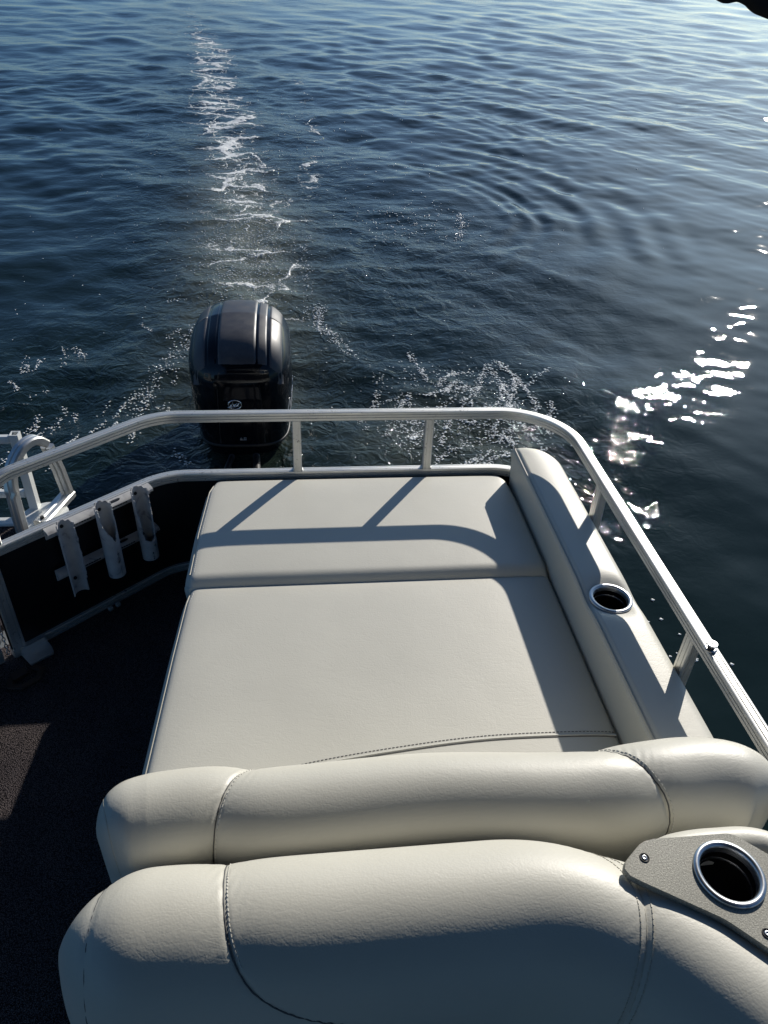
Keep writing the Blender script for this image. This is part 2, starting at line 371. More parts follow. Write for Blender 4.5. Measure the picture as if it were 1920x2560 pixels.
    def M(op, a, b=None, cl=False):
        q = N(m, 'ShaderNodeMath', operation=op); q.use_clamp = cl
        for i, s in enumerate((a, b)):
            if s is None: continue
            if isinstance(s, (int, float)): q.inputs[i].default_value = s
            else: L(m, s, q.inputs[i])
        return q.outputs[0]
    # score = foam*k + lace - threshold
    lace = M('MAXIMUM', M('SUBTRACT', 1, M('MULTIPLY', v1.outputs['Distance'], 7.0)), M('SUBTRACT', .80, M('MULTIPLY', v2.outputs['Distance'], 8.0)))
    lace = M('MAXIMUM', lace, 0)
    sc = M('ADD', M('MULTIPLY', af.outputs['Fac'], .85), M('MULTIPLY', lace, .90))
    sc = M('ADD', sc, M('MULTIPLY', M('SUBTRACT', n2.outputs[0], .5), 1.15))
    sc = M('ADD', sc, M('MULTIPLY', M('SUBTRACT', n3.outputs[0], .5), .5))
    fm = M('MULTIPLY', M('SUBTRACT', sc, 1.24), 3.8, True)
    fm = M('MULTIPLY', fm, M('MULTIPLY', M('SUBTRACT', af.outputs['Fac'], .10), 8.0, True))
    # colour
    mxa = N(m, 'ShaderNodeMixRGB'); mxa.inputs[1].default_value = (.006, .014, .012, 1); mxa.inputs[2].default_value = (.24, .245, .17, 1)
    L(m, M('MULTIPLY', aa.outputs['Fac'], M('ADD', n2.outputs[0], .1)), mxa.inputs[0])
    mxf = N(m, 'ShaderNodeMixRGB'); L(m, fm, mxf.inputs[0]); L(m, mxa.outputs[0], mxf.inputs[1]); mxf.inputs[2].default_value = (.82, .83, .80, 1)
    L(m, mxf.outputs[0], pb(m).inputs['Base Color'])
    L(m, M('ADD', M('MULTIPLY', fm, .5), .014), pb(m).inputs['Roughness'])
    # ripples
    cA = coords(m, (1.0, 1.7, 1)); r1 = N(m, 'ShaderNodeTexNoise', Scale=3.2, Detail=3.0, Roughness=.5, Distortion=.5); L(m, cA, r1.inputs['Vector'])
    r2_ = N(m, 'ShaderNodeTexNoise', Scale=13.0, Detail=3.0, Roughness=.55, Distortion=.7); L(m, cA, r2_.inputs['Vector'])
    big = N(m, 'ShaderNodeTexNoise', Scale=.22, Detail=2.0); L(m, c, big.inputs['Vector'])
    rs = ramp(m, big.outputs[0], [(.35, (.35,) * 3), (.62, (1.0,) * 3)])
    hgt = M('ADD', M('MULTIPLY', r1.outputs[0], .011), M('MULTIPLY', r2_.outputs[0], .0022))
    rp = N(m, 'ShaderNodeAttribute', attribute_name='rip'); hgt = M('MULTIPLY', M('MULTIPLY', hgt, rs), rp.outputs['Fac'])
    tn = N(m, 'ShaderNodeTexNoise', Scale=11.0, Detail=4.0, Roughness=.6, Distortion=1.0); L(m, c, tn.inputs['Vector'])
    hgt = M('ADD', hgt, M('MULTIPLY', M('MULTIPLY', tn.outputs[0], .026), at_.outputs['Fac']))
    hgt = M('ADD', hgt, M('MULTIPLY', fm, .006))
    bp = N(m, 'ShaderNodeBump'); bp.inputs['Strength'].default_value = 1.0; bp.inputs['Distance'].default_value = 1.0
    L(m, hgt, bp.inputs['Height']); L(m, bp.outputs[0], pb(m).inputs['Normal'])
    me.materials.append(m)
    return xs, ys, H
XS, YS, HW = build_water()
def hwat(x, y):
    i = np.clip(np.searchsorted(XS, x), 0, len(XS) - 1); j = np.clip(np.searchsorted(YS, y), 0, len(YS) - 1); return HW[i, j]
def bubbles():
    oct_ = np.array([(1, 0, 0), (-1, 0, 0), (0, 1, 0), (0, -1, 0), (0, 0, 1), (0, 0, -1)], float)
    of = [(0, 2, 4), (2, 1, 4), (1, 3, 4), (3, 0, 4), (2, 0, 5), (1, 2, 5), (3, 1, 5), (0, 3, 5)]
    pts = []
    def blob(cx, cy, sx, sy, n, rr=(.002, .006)):
        for _ in range(n): pts.append((rng.normal(cx, sx), rng.normal(cy, sy), rng.uniform(*rr) * 1.3))
    def line(P, wd, n, rr=(.002, .006)):
        Q = resample(P, .01)
        for _ in range(n):
            q = Q[rng.randint(len(Q))]; pts.append((q[0] + rng.normal(0, wd), q[1] + rng.normal(0, wd), rng.uniform(*rr) * 1.3))
    for _ in range(34):    # streaky little clusters in the churned water beside the motor
        a = rng.normal(.85, .25), rng.normal(3.2, .25); dx, dy = rng.normal(.04, .05), rng.normal(.12, .06)
        line([a, (a[0] + dx, a[1] + dy), (a[0] + 2.2 * dx, a[1] + 1.6 * dy)], .010, rng.randint(40, 120))
    line([(1.22, 3.1), (1.27, 3.35), (1.22, 3.65), (1.14, 3.85)], .012, 330)
    line([(1.10, 3.1), (1.15, 3.4), (1.08, 3.8)], .016, 240)
    blob(.55, 3.15, .10, .12, 420); blob(.95, 3.15, .16, .14, 520); blob(.80, 3.65, .25, .12, 200)
    line([(.12, 4.6), (.10, 4.3), (.20, 4.15), (.30, 3.95)], .025, 420)
    for _ in range(26):
        a = rng.normal(-1.0, .45), rng.normal(3.5, .4)
        line([a, (a[0] + rng.normal(0, .05), a[1] + rng.normal(.12, .06))], .012, rng.randint(14, 60))
    line([(-.85, 3.3), (-.82, 3.7), (-.72, 4.0), (-.66, 4.3)], .03, 300)
    for cy, n in ((4.9, 200), (5.2, 300), (5.5, 420), (5.9, 400), (6.3, 300), (6.8, 220), (7.4, 150), (8.0, 90)): blob(-.36 - .05 * (cy - 5), cy, .19, .17, n)
    line([(.02, 4.4), (.06, 5.0), (.03, 5.6), (.10, 5.9)], .02, 130)
    line([(1.28, 5.9), (1.38, 6.2), (1.40, 6.5)], .018, 130, (.003, .008))
    blob(.95, 6.3, .32, .28, 240, (.003, .008)); blob(.9, 7.6, .4, .5, 40); blob(.2, 6.0, 1.2, 1.2, 170)
    for _ in range(20):
        a = rng.normal(-1.35, .35), rng.normal(3.35, .35)
        line([a, (a[0] + rng.normal(0, .03), a[1] + rng.normal(.10, .05))], .010, rng.randint(8, 34))
    blob(-.8, 7.0, 1.0, 2.0, 120); blob(0.3, 8.8, .9, 1.5, 120, (.004, .009)); blob(1.43, 1.55, .06, .14, 16, (.003, .007))
    P = np.array(pts); P = P[(P[:, 1] > 1.2)]
    z = np.array([hwat(a, b) for a, b, _ in P]); V = oct_[None] * P[:, 2][:, None, None] * np.array([1.15, .9, .28]) + np.stack([P[:, 0], P[:, 1], z + P[:, 2] * .2], -1)[:, None]
    F = [tuple(i * 6 + q for q in f) for i in range(len(P)) for f in of]
    m = mat('foam_bubble', (.86, .87, .84), .25); pb(m).inputs['Coat Weight'].default_value = 1.0
    o = mesh_obj('foam_bubbles', V.reshape(-1, 3), F, m, world=True, smooth=True)
    o['kind'] = 'stuff'; tag(o, 'white bubbles and flecks of foam on the churned water', 'foam')
bubbles()

# ------------------------------------------------------------------ railing geometry
XR, YR, ZT, ZM, TW, TH, DECK = .980, 2.417, -1.259, -1.5095, .032, .0365, -1.975
FA = np.array((-.534, 2.417)); FT = np.array((-.7412, -.6712)); FN = np.array((.6712, -.7412))   # angled port fence
def fp(a, d, z): q = FA + FT * a + FN * d; return np.array((q[0], q[1], z))
def rail_prof(w=TW, h=TH, g=.0032):
    """grooved extrusion; side 0..w inwards, up 0 (top) .. -h"""
    b = .004; p = []
    for s in (.28, .72):                                    # top, two grooves
        p += [(w * s - g / 2, 0), (w * s - g / 3, -g), (w * s + g / 3, -g), (w * s + g / 2, 0)]
    top = [(b, 0)] + p + [(w - b, 0), (w - b * .3, -b * .3)]
    inner = [(w, -b)]
    for s in (.33, .62): inner += [(w, -h * s + g / 2), (w - g, -h * s + g / 3), (w - g, -h * s - g / 3), (w, -h * s - g / 2)]
    inner += [(w, -h + b), (w - b, -h)]
    outer = [(b, -h), (0, -h + b)]
    for s in (.62, .33): outer += [(0, -h * s - g / 2), (g, -h * s - g / 3), (g, -h * s + g / 3), (0, -h * s + g / 2)]
    return top + inner + outer + [(0, -b), (b * .3, -b * .3)]
# path runs starboard bow -> stern -> port; inside of the boat lies to the left of travel
plan = [(XR, -1.6), (XR, YR), tuple(FA), tuple(FA + FT * .9)]
def railpath(z, end, drop=False):
    P = fillet([(XR, -1.6), (XR, YR), tuple(FA), tuple(FA + FT * end)], [.27, .25], 22)
    Q = [(x, y, z) for x, y in P]
    if drop:
        base = fp(end, 0, z); r = .13
        for k in range(1, 11):
            a = math.pi / 2 * k / 10; q = base + np.array((*FT, 0)) * r * math.sin(a); q[2] = z - r * (1 - math.cos(a)); Q.append(q)
        Q.append(np.array(Q[-1]) - np.array((0, 0, .115)))
    return np.array(Q)
rail = thing('railing', 'silver grooved aluminium guard rail with black panels around the stern', 'railing', (XR, YR, DECK))
part('top_rail', extrude(railpath(ZT, .530, True), rail_prof()), ALU, rail, 'auto')
part('middle_rail', extrude(railpath(ZM, .70), rail_prof()), ALU, rail, 'auto')
part('bottom_rail', extrude(railpath(DECK + .037, .70), rail_prof()), ALU, rail, 'auto')
pp = railpath(0, .70); 
part('panel', extrude(np.array([(x, y, 0) for x, y, _ in pp]), [(.012, ZM - TH + .004), (.020, ZM - TH + .004), (.020, DECK + .034), (.012, DECK + .034)]), PANEL, rail, 'auto')
def post(c, z0, z1, w=TW, rz=0.0, d=TW, inner=None):
    prof = []; b = .003; hw_, hd = w / 2, d / 2; g = .002
    sides = [((-hw_, -hd), (hw_, -hd)), ((hw_, -hd), (hw_, hd)), ((hw_, hd), (-hw_, hd)), ((-hw_, hd), (-hw_, -hd))]
    for (ax, ay), (bx, by) in sides:
        ux, uy = bx - ax, by - ay; l = math.hypot(ux, uy); ux /= l; uy /= l; nx, ny = -uy, ux
        prof.append((ax + ux * b, ay + uy * b))
        for s in (.3, .7):
            for ds, dn in ((-g / 2, 0), (-g / 3, g), (g / 3, g), (g / 2, 0)): prof.append((ax + ux * (l * s + ds) + nx * dn, ay + uy * (l * s + ds) + ny * dn))
        prof.append((bx - ux * b, by - uy * b))
    cr, sr = math.cos(rz), math.sin(rz); n = len(prof)
    V = [(c[0] + x * cr - y * sr, c[1] + x * sr + y * cr, z) for z in (z0, z1) for x, y in prof]
    return V, [(i, (i + 1) % n, n + (i + 1) % n, n + i) for i in range(n)] + [tuple(range(n - 1, -1, -1)), tuple(range(n, 2 * n))]
for x in (-.0432 + .016, .4535 + .016): part('post', post((x, YR - TW / 2), ZM - .001, ZT - TH + .002), ALU, rail, 'auto')
for y in (1.9283 - .02, 1.2499 - .02, .35, -.5): part('post', post((XR - TW / 2, y), ZM - .001, ZT - TH + .002, w=.030, d=.04), ALU, rail, 'auto')
pe = fp(.675, .016, 0); part('end_post', post(pe[:2], DECK + .001, ZM - TH + .002, rz=math.atan2(FT[1], FT[0]), w=.042), ALU, rail, 'auto')
# weld beads at the feet of the stern posts
wb = []
for x in (-.0432, .4535):
    for sx in (-.001, .033): wb.append(tube([(x + sx, YR - .005, ZM + .002), (x + sx, YR - TW + .003, ZM + .002)], .003, 6))
for q in wb: part('weld_bead', q, ALU, rail)
# deck bracket and latch by the gate
def prism(poly, z0, z1):
    n = len(poly); V = [(x, y, z) for z in (z0, z1) for x, y in poly]
    return V, [(i, (i + 1) % n, n + (i + 1) % n, n + i) for i in range(n)] + [tuple(range(n - 1, -1, -1)), tuple(range(n, 2 * n))]
bk = [fp(.68, .034, 0)[:2], fp(.585, .034, 0)[:2]] + [fp(.585 + .018 * (1 - math.cos(a)) + .0, .034 + .075 * math.sin(a), 0)[:2] for a in np.linspace(.3, 1.45, 6)] + [fp(.68, .105, 0)[:2]]
br = mesh_obj('mounting_bracket', *join(prism(bk[::-1], DECK + .003, DECK + .010), box(fp(.632, .038, DECK + .022), (.09, .008, .03), math.atan2(FT[1], FT[0]))), ALU, smooth='auto', loc=None)
tag(br, 'rounded aluminium bracket screwed to the carpet at the foot of the gate post', 'bracket')
hk = mesh_obj('gate_latch_plate', *join(tube([fp(.76, .115, DECK + .008), fp(.775, .15, DECK + .009), fp(.75, .178, DECK + .009), fp(.69, .178, DECK + .009), fp(.665, .15, DECK + .009), fp(.68, .12, DECK + .009)], .012, 8, squash=.5), box(fp(.73, .12, DECK + .010), (.05, .035, .012), math.atan2(FT[1], FT[0]))), RUST, smooth='auto')
tag(hk, 'rusty brown hook shaped latch plate on the carpet below the gate', 'latch')
for a, d in ((.337, .048), (.305, .048)):
    o = mesh_obj('rail_clip', *box(fp(a, d, DECK + .010), (.018, .016, .014), math.atan2(FT[1], FT[0]), .003), ALU, smooth='auto')
    tag(o, 'small metal clip under the port fence, ' + ('nearer the gate' if a > .32 else 'nearer the stern seat'), 'clip', 'clips at the foot of the fence')
# gate beside the fence
gate = thing('boarding_gate', 'closed black panel gate at the left edge beyond the fence post', 'gate', tuple(fp(.745, .016, DECK)))
ga = math.atan2(FT[1], FT[0])
part('gate_post', post(fp(.752, .016, 0)[:2], DECK + .012, ZM - .001, rz=ga, w=.036), ALU, gate, 'auto')
part('gate_rail', extrude(np.array([fp(.772, 0, ZM), fp(1.0, 0, ZM), fp(1.35, 0, ZM)]), rail_prof()), ALU, gate, 'auto')
part('gate_rail', extrude(np.array([fp(.772, 0, DECK + .05), fp(1.0, 0, DECK + .05), fp(1.35, 0, DECK + .05)]), rail_prof()), ALU, gate, 'auto')
part('panel', extrude(np.array([fp(.772, 0, 0), fp(1.35, 0, 0)]), [(.012, ZM - TH + .004), (.020, ZM - TH + .004), (.020, DECK + .04), (.012, DECK + .04)]), PANEL, gate, 'auto')
ch = []
for k in range(16):
    z = -1.70 - k * .016; p0 = fp(.714, .022, z)
    a = np.linspace(0, 2 * math.pi, 11); ax = np.array((*FT, 0)) if k % 2 else np.array((*FN, 0))
    ch.append(tube([p0 + ax * .005 * math.cos(q) + np.array((0, 0, .010 * math.sin(q))) for q in a], .0018, 5, caps=False))
part('chain', join(*ch), STEEL, gate)

# clamp knob on the starboard rail
kn = thing('clamp_knob', 'round steel snap knob clamped on top of the starboard rail', 'knob', (.958, 1.155, ZT))
def lathe(c, prof, n=40, sq=1.0):
    a = np.linspace(0, 2 * math.pi, n, endpoint=False)
    P = np.array([[(c[0] + r * math.cos(q), c[1] + r * math.sin(q) * sq, c[2] + z) for q in a] for r, z in prof])
    V, F = grid(P, cv=True); return V, F
KC = (.958, 1.155, ZT)
part('base', lathe(KC, [(.0001, .0005), (.013, .0005), (.0145, .0015), (.0145, .004), (.012, .006), (.0001, .006)]), STEEL, kn, 'auto')
part('stem', lathe(KC, [(.0095, .0055), (.008, .008), (.008, .012), (.010, .015)]), BLACKGAP, kn, 'auto')
cp = part('cap', lathe(KC, [(.010, .0145), (.0125, .0155), (.013, .018), (.0118, .0200), (.0095, .0200), (.0088, .0188), (.0078, .0188), (.0070, .0200), (.003, .0200), (.002, .018), (.0001, .018)]), STEEL, kn, 'auto')

# ------------------------------------------------------------------ boat body
boat = thing('pontoon_boat', 'aluminium pontoon boat deck laid with dark loop carpet', 'boat', (0, .4, -2.1))
ol = fillet([(1.03, -3.0), (1.03, 2.47), (-.555, 2.47), (-1.45, 1.66), (-1.45, -3.0)], [.27, .25, .1], 14)
part('carpet', prism([tuple(p) for p in ol], DECK - .012, DECK), CARPET, boat, False)
ol2 = fillet([(1.045, -3.01), (1.045, 2.485), (-.56, 2.485), (-1.465, 1.665), (-1.465, -3.01)], [.27, .25, .1], 14)
part('deck_edge', prism([tuple(p) for p in ol2], DECK - .11, DECK - .0125), ALUW, boat, 'auto')
for x in (.62, -1.05):
    a = np.linspace(0, 2 * math.pi, 36, endpoint=False)
    part('pontoon', tube([(x, 2.35, -2.33), (x, 2.3, -2.33), (x, -3.2, -2.33), (x, -3.9, -2.25)], [.20, .26, .26, .08], 30), HULL, boat)
mp_ = part('motor_pod', box((-.35, 2.95, -2.42), (.62, 1.0, .16), 0, .02), HULL, boat, 'auto')
part('transom', box((-.35, 3.42, -2.36), (.62, .06, .26), 0, .01), HULL, boat, 'auto')
# port stern platform
pf = thing('swim_platform', 'carpeted swim platform behind the port gate', 'platform', (-1.4, 2.6, DECK))
pl = [(-1.62, 1.64), (-1.19, 2.03), (-1.10, 2.14), (-1.10, 2.72), (-2.1, 2.72), (-2.1, 1.7)]
part('carpet', prism(pl[::-1], DECK - .03, DECK), CARPET, pf, False)
part('edge_trim', join(box((-1.59, 2.75, DECK - .02), (1.02, .055, .06), 0, .006)), ALUW, pf, 'auto')
part('hinge_plate', prism([(-1.155 + .10 * math.cos(q), 2.78 + .105 * math.sin(q)) for q in np.linspace(0, 6.28, 28, endpoint=False)], DECK - .012, DECK + .012), ALUW, pf, 'auto')

# boarding ladder folded upright on the platform
def rect_tube(path, w, h, th=.004, hollow=False):
    prof = [(-w / 2, -h / 2), (w / 2, -h / 2), (w / 2, h / 2), (-w / 2, h / 2)]
    return prof
def hollow_post(c, z0, z1, w, d):
    t = .005; o = [(-w / 2, -d / 2), (w / 2, -d / 2), (w / 2, d / 2), (-w / 2, d / 2)]; i = [(-w / 2 + t, -d / 2 + t), (w / 2 - t, -d / 2 + t), (w / 2 - t, d / 2 - t), (-w / 2 + t, d / 2 - t)]
    V = [(c[0] + x, c[1] + y, z) for z, q in ((z0, o), (z1, o), (z1, i), (z1 - .06, i)) for x, y in q]; F = []
    for k in range(3):
        for j in range(4): F.append((k * 4 + j, k * 4 + (j + 1) % 4, k * 4 + 4 + (j + 1) % 4, k * 4 + 4 + j))
    F.append((12, 13, 14, 15)); return V, F
lad = thing('boarding_ladder', 'white square tube boarding ladder folded up behind the port gate', 'ladder', (-1.2, 2.84, DECK))
LT = -1.585
part('side_rail', hollow_post((-1.215, 2.85), DECK - .02, LT, .036, .040), ALUW, lad, 'auto')
part('side_rail', hollow_post((-1.75, 2.85), DECK - .02, LT, .036, .040), ALUW, lad, 'auto')
for z in (-1.610, -1.885): part('rung', box((-1.483, 2.845, z), (.494, .024, .034), 0, .004), ALUW, lad, 'auto')
# looped grab handle
gh = thing('grab_handle', 'curved double tube aluminium grab handle beside the folded ladder', 'handrail', (-1.14, 2.8, DECK))
pth = crom([(-1.215, 2.66, DECK), (-1.215, 2.665, -1.86), (-1.215, 2.68, -1.74), (-1.20, 2.71, -1.66), (-1.165, 2.765, -1.605), (-1.13, 2.82, -1.60), (-1.108, 2.86, -1.64)], 8)
leg = np.array([(-1.104, 2.87, -1.66), (-1.095, 2.905, -1.80), (-1.088, 2.93, DECK + .005)])
dbl = [(-.026, -.012), (-.020, -.018), (-.004, -.018), (0, -.012), (.004, -.018), (.020, -.018), (.026, -.012), (.026, .012), (.020, .018), (.004, .018), (0, .012), (-.004, .018), (-.020, .018), (-.026, .012)]
part('arch', extrude(pth, dbl), ALU, gh, 'auto')
part('leg', extrude(np.vstack([leg]), dbl), ALU, gh, 'auto')
part('foot', extrude(np.array([(-1.088, 2.94, DECK + .022), (-1.115, 2.83, DECK + .022), (-1.15, 2.70, DECK + .022)]), [(a * 1.25, b * .9) for a, b in dbl]), ALU, gh, 'auto')
part('bolt', lathe((-1.146, 2.725, DECK + .038), [(.0001, .008), (.008, .008), (.010, .0)], 12), BLACKGAP, gh, 'auto')

# ------------------------------------------------------------------ rod holder rack
rk = thing('rod_holder_rack', 'grey rack of three broken plastic rod tubes hung inside the port fence', 'rod rack', tuple(fp(.3, .06, -1.8)))
def channel(z0, z1, a0, a1):
    prof = [(.033, z1), (.058, z1 - .006), (.064, z1 - .012), (.064, z1 - .020), (.060, z1 - .020), (.058, z1 - .014), (.040, z1 - .008), (.038, z0), (.033, z0)]
    P = np.array([[fp(a, d, z) for d, z in prof] for a in np.linspace(a0, a1, 12)]); V, F = grid(P, cv=True); n = len(prof)
    return V, F + [tuple(range(n)), tuple(range(len(V) - 1, len(V) - n - 1, -1))]
def slots(z, a0, a1, n, d):
    return join(*[box(fp(a, d, z), (.008, .002, .0045), ga, 0) for a in np.linspace(a0, a1, n)])
for zt in (-1.512, -1.693):
    c_ = part('channel', channel(zt - .045, zt, .088, .492), PVC, rk, 'auto')
    for q in (.34, .20): part('slot_row', slots(zt - .016, q, q + .06, 7, .0645), BLACKGAP, c_, False, top=rk)
    part('slot', prism([tuple(fp(aa + .008 * math.cos(q) * 1.0 + off, .0475 + .0055 * math.sin(q), 0)[:2]) for q in np.linspace(0, 6.28, 14, endpoint=False) for aa in (.235,) for off in ([.014] if math.cos(q) > 0 else [-.014])], zt - .0035, zt - .0015), BLACKGAP, c_, False, top=rk)
def tube_holder(ac, ztop, zbot, cut):
    """cut(angle, z)-> True where the wall is broken away; angle 0 faces inboard"""
    nz_, na = 90, 64; r = .0305; th = .004; V = []; F = []
    an = np.linspace(-math.pi, math.pi, na, endpoint=False); zz = np.linspace(ztop, zbot, nz_)
    idx = {}
    def vid(i, j, q):
        k = (i, j % na, q)
        if k not in idx:
            a = an[j % na]; rr = r - th * q; idx[k] = len(V)
            V.append(fp(ac + rr * math.sin(a), .092 + rr * math.cos(a), zz[i]))
        return idx[k]
    keep = lambda i, j: 0 <= i < nz_ - 1 and not cut(an[j % na] + math.pi / na, (zz[i] + zz[i + 1]) / 2)
    for i in range(nz_ - 1):
        for j in range(na):
            if not keep(i, j): continue
            F.append((vid(i, j, 0), vid(i + 1, j, 0), vid(i + 1, j + 1, 0), vid(i, j + 1, 0)))
            F.append((vid(i, j, 1), vid(i, j + 1, 1), vid(i + 1, j + 1, 1), vid(i + 1, j, 1)))
            if not keep(i, j - 1): F.append((vid(i, j, 0), vid(i, j, 1), vid(i + 1, j, 1), vid(i + 1, j, 0)))
            if not keep(i, j + 1): F.append((vid(i, j + 1, 0), vid(i + 1, j + 1, 0), vid(i + 1, j + 1, 1), vid(i, j + 1, 1)))
            if not keep(i - 1, j): F.append((vid(i, j, 0), vid(i, j + 1, 0), vid(i, j + 1, 1), vid(i, j, 1)))
            if not keep(i + 1, j): F.append((vid(i + 1, j, 0), vid(i + 1, j, 1), vid(i + 1, j + 1, 1), vid(i + 1, j + 1, 0)))
    return V, F
def jag(z, s, a=.12): return a * (math.sin(z * 90 + s) + .6 * math.sin(z * 211 + 2 * s) + .4 * math.sin(z * 470 + s * 3))
def hole(a, z, a0, z0, r=.006): return math.hypot((a - a0) * .03, z - z0) < r
def tops(a, z, zt): return z > zt - .016 * (1 - math.cos(a + math.pi)) * .5 - .003 * math.sin(a * 9)
cut1 = lambda a, z: abs(a) < 1.62 + jag(z, 1.0, .07) + (.12 if z > -1.52 else 0) or (z < -1.74 + .012 * math.cos(a * 1.0) * 0 and abs(a) < 1.9) or tops(a, z, -1.488)
def cut2(a, z):
    half = np.interp(z, [-1.625, -1.60, -1.575, -1.54, -1.48], [.0, .35, .95, 1.25, 1.45]) + jag(z, 2.0, .07)
    return abs(a + .15) < half or tops(a, z, -1.478) or hole(a, z, -.1, -1.715)
def cut3(a, z):
    half = np.interp(z, [-1.70, -1.69, -1.66, -1.62, -1.57, -1.48], [.0, .55, .95, .8, 1.2, 1.45]) + jag(z, 3.0, .08)
    return abs(a - .1) < half or tops(a, z, -1.482) or hole(a, z, -.35, -1.722)
for ac, z0, z1, ct, lb in ((.439, -1.485, -1.80, cut1, 'tube split open along its whole front'), (.300, -1.475, -1.785, cut2, 'tube broken to a point at the front'), (.158, -1.480, -1.785, cut3, 'tube with a ragged square notch')):
    o = part('tube', tube_holder(ac, z0, z1, ct), PVC, rk, 'auto'); o['label'] = lb
    for zb in ((-1.508, -1.735) if ct is cut1 else (-1.508, -1.690) if ct is cut3 else (-1.508,)):
        q = fp(ac + .004, .066, zb); bo = part('bolt', tube([q, q + np.array((*FN, 0)) * .004], .0065, 10), BLACKGAP, o, 'auto', top=rk)

# ------------------------------------------------------------------ outboard motor
MX, MY = -.352, 4.10
mo = thing('outboard_motor', 'black outboard motor with grey top standing in the water behind the stern rail', 'outboard motor', (MX, MY, -2.36))
def dome(x, y):
    rho = ((np.abs(x) / .290) ** 3.5 + (np.abs(y) / .375) ** 3.5) ** (1 / 3.5)
    k = np.clip(1 - rho ** 5, 0, 1); return -1.715 + .165 * k ** (1 / 2.4) + .055 * (1 - (np.asarray(x) / .29) ** 2) * k + .18 * np.minimum(y, 0)
def ringpts(hx, hy, n, yc=0):
    a = np.linspace(0, 2 * math.pi, n, endpoint=False); c, s = np.cos(a), np.sin(a); e = 2 / 3.5
    return np.sign(c) * np.abs(c) ** e * hx, np.sign(s) * np.abs(s) ** e * hy + yc
def cowl_body():
    lows = crom([(-2.70, .10, .17), (-2.52, .165, .22), (-2.38, .212, .28), (-2.27, .232, .31), (-2.17, .252, .335)], 6)
    ups = crom([(-2.155, .266, .348), (-2.06, .277, .360), (-1.93, .288, .370), (-1.83, .291, .375), (-1.76, .2905, .375), (-1.715, .290, .375)], 8)
    def rings(rows, top):
        out = []
        for z, hx, hy in rows:
            x, y = ringpts(hx, hy, 160); f = np.clip((z + 2.155) / .44, 0, 1)
            out.append(np.stack([MX + x, MY + y, z + .18 * np.minimum(y, 0) * f ** 2], -1))
        if top:
            for rho in np.sin(np.linspace(math.pi / 2, 0, 34))[1:]:
                rho = max(rho, .002); x, y = ringpts(.290 * rho, .375 * rho, 160); out.append(np.stack([MX + x, MY + y, dome(x, y)], -1))
        V, F = grid(np.array(out), cv=True); n = 160
        return V, F + ([tuple(range(len(V) - n, len(V)))] if top else [])
    return rings(lows, False), rings(ups, True)
lo_, up_ = cowl_body()
part('lower_cowl', lo_, COWL, mo); cb = part('cowl', up_, COWL, mo)
x, y = ringpts(.262, .345, 120)
part('seam_band', tube(np.stack([MX + np.r_[x, x[:2]], MY + np.r_[y, y[:2]], np.full(122, -2.160)], -1), .010, 8, caps=False), BLACKGAP, mo)
part('leg', join(tube([(MX, 4.05, -2.35), (MX, 4.05, -2.65), (MX, 4.02, -2.95)], [.16, .12, .11], 20, squash=1.4), tube([(MX, 3.70, -3.05), (MX, 3.85, -3.05), (MX, 4.2, -3.05), (MX, 4.4, -3.04)], [.02, .07, .07, .03], 20)), COWL, mo)
part('bracket', join(box((MX, 3.64, -2.36), (.34, .30, .22), 0, .02), box((MX, 3.47, -2.36), (.38, .10, .26), 0, .02)), COWL, mo, 'auto')
def cap_strip(x0, x1, lift, y0=-.350, y1=.34, n=10, lean=.0):
    us = np.linspace(x0, x1, n); vs = np.linspace(y0, y1, 60); rows = []
    for k, u in enumerate(us):
        row = []
        for v in vs:
            yy = v + .022 * (abs(u) / .235) ** 2 * (1 if v < 0 else -1) * 0 + (.0 if v > 0 else .02 * (u / .235) ** 2)
            e = min(1, (k + .0001) / 1.0, (n - 1 - k + .0001) / 1.0); zz = dome(np.array(u), np.array(yy)) + lift
            if k in (0, n - 1) or v == vs[0] or v == vs[-1]: zz -= lift + .004
            row.append((MX + u, MY + yy, float(zz)))
        rows.append(row)
    return grid(np.array(rows))
cap = part('top_cover', cap_strip(-.105, .105, .006, n=24), CAPM, mo)
part('top_cover_side', cap_strip(.109, .163, .004), CAPM, mo); part('top_cover_side', cap_strip(-.163, -.109, .003), COWL, mo)
part('top_cover_edge', cap_strip(.170, .246, .005), CAPM, mo); part('top_cover_edge', cap_strip(-.246, -.170, .005), CAPM, mo)
# engine emblem: ring with a slanted M and a swoosh
def front(u, z, off=.004):          # point on the forward face of the cowl
    hy = np.interp(z, [-2.155, -2.06, -1.93, -1.83, -1.715], [.348, .360, .370, .375, .375]); hx = np.interp(z, [-2.155, -2.06, -1.93, -1.83, -1.715], [.266, .277, .288, .291, .290])
    yy = -hy * (1 - min(.999, abs(u) / hx) ** 3.5) ** (1 / 3.5); f = np.clip((z + 2.155) / .44, 0, 1)
    return np.array((MX + u, MY + yy - off, z + .18 * yy * f ** 2))
EU, EZ = -.026, -1.846
em = part('emblem', tube([front(EU + .036 * math.cos(a), EZ + .036 * math.sin(a)) for a in np.linspace(0, 2 * math.pi, 41)], .0035, 6, caps=False), CHROME, mo)
def stroke(pts, r=.004): return tube([front(EU + a, EZ + b, .007) for a, b in pts], r, 6)
part('emblem_letter', join(stroke([(-.024, -.012), (-.012, .016)]), stroke([(-.012, .016), (-.004, -.008)]), stroke([(-.004, -.008), (.012, .016)]), stroke([(.012, .016), (.012, -.006)], .0035),
     stroke([(.010, -.010), (.022, .010), (.032, .018)], .003), stroke([(-.040, -.022), (-.020, -.016), (.004, -.014), (.026, -.004)], .0022)), CHROME, em, top=mo)
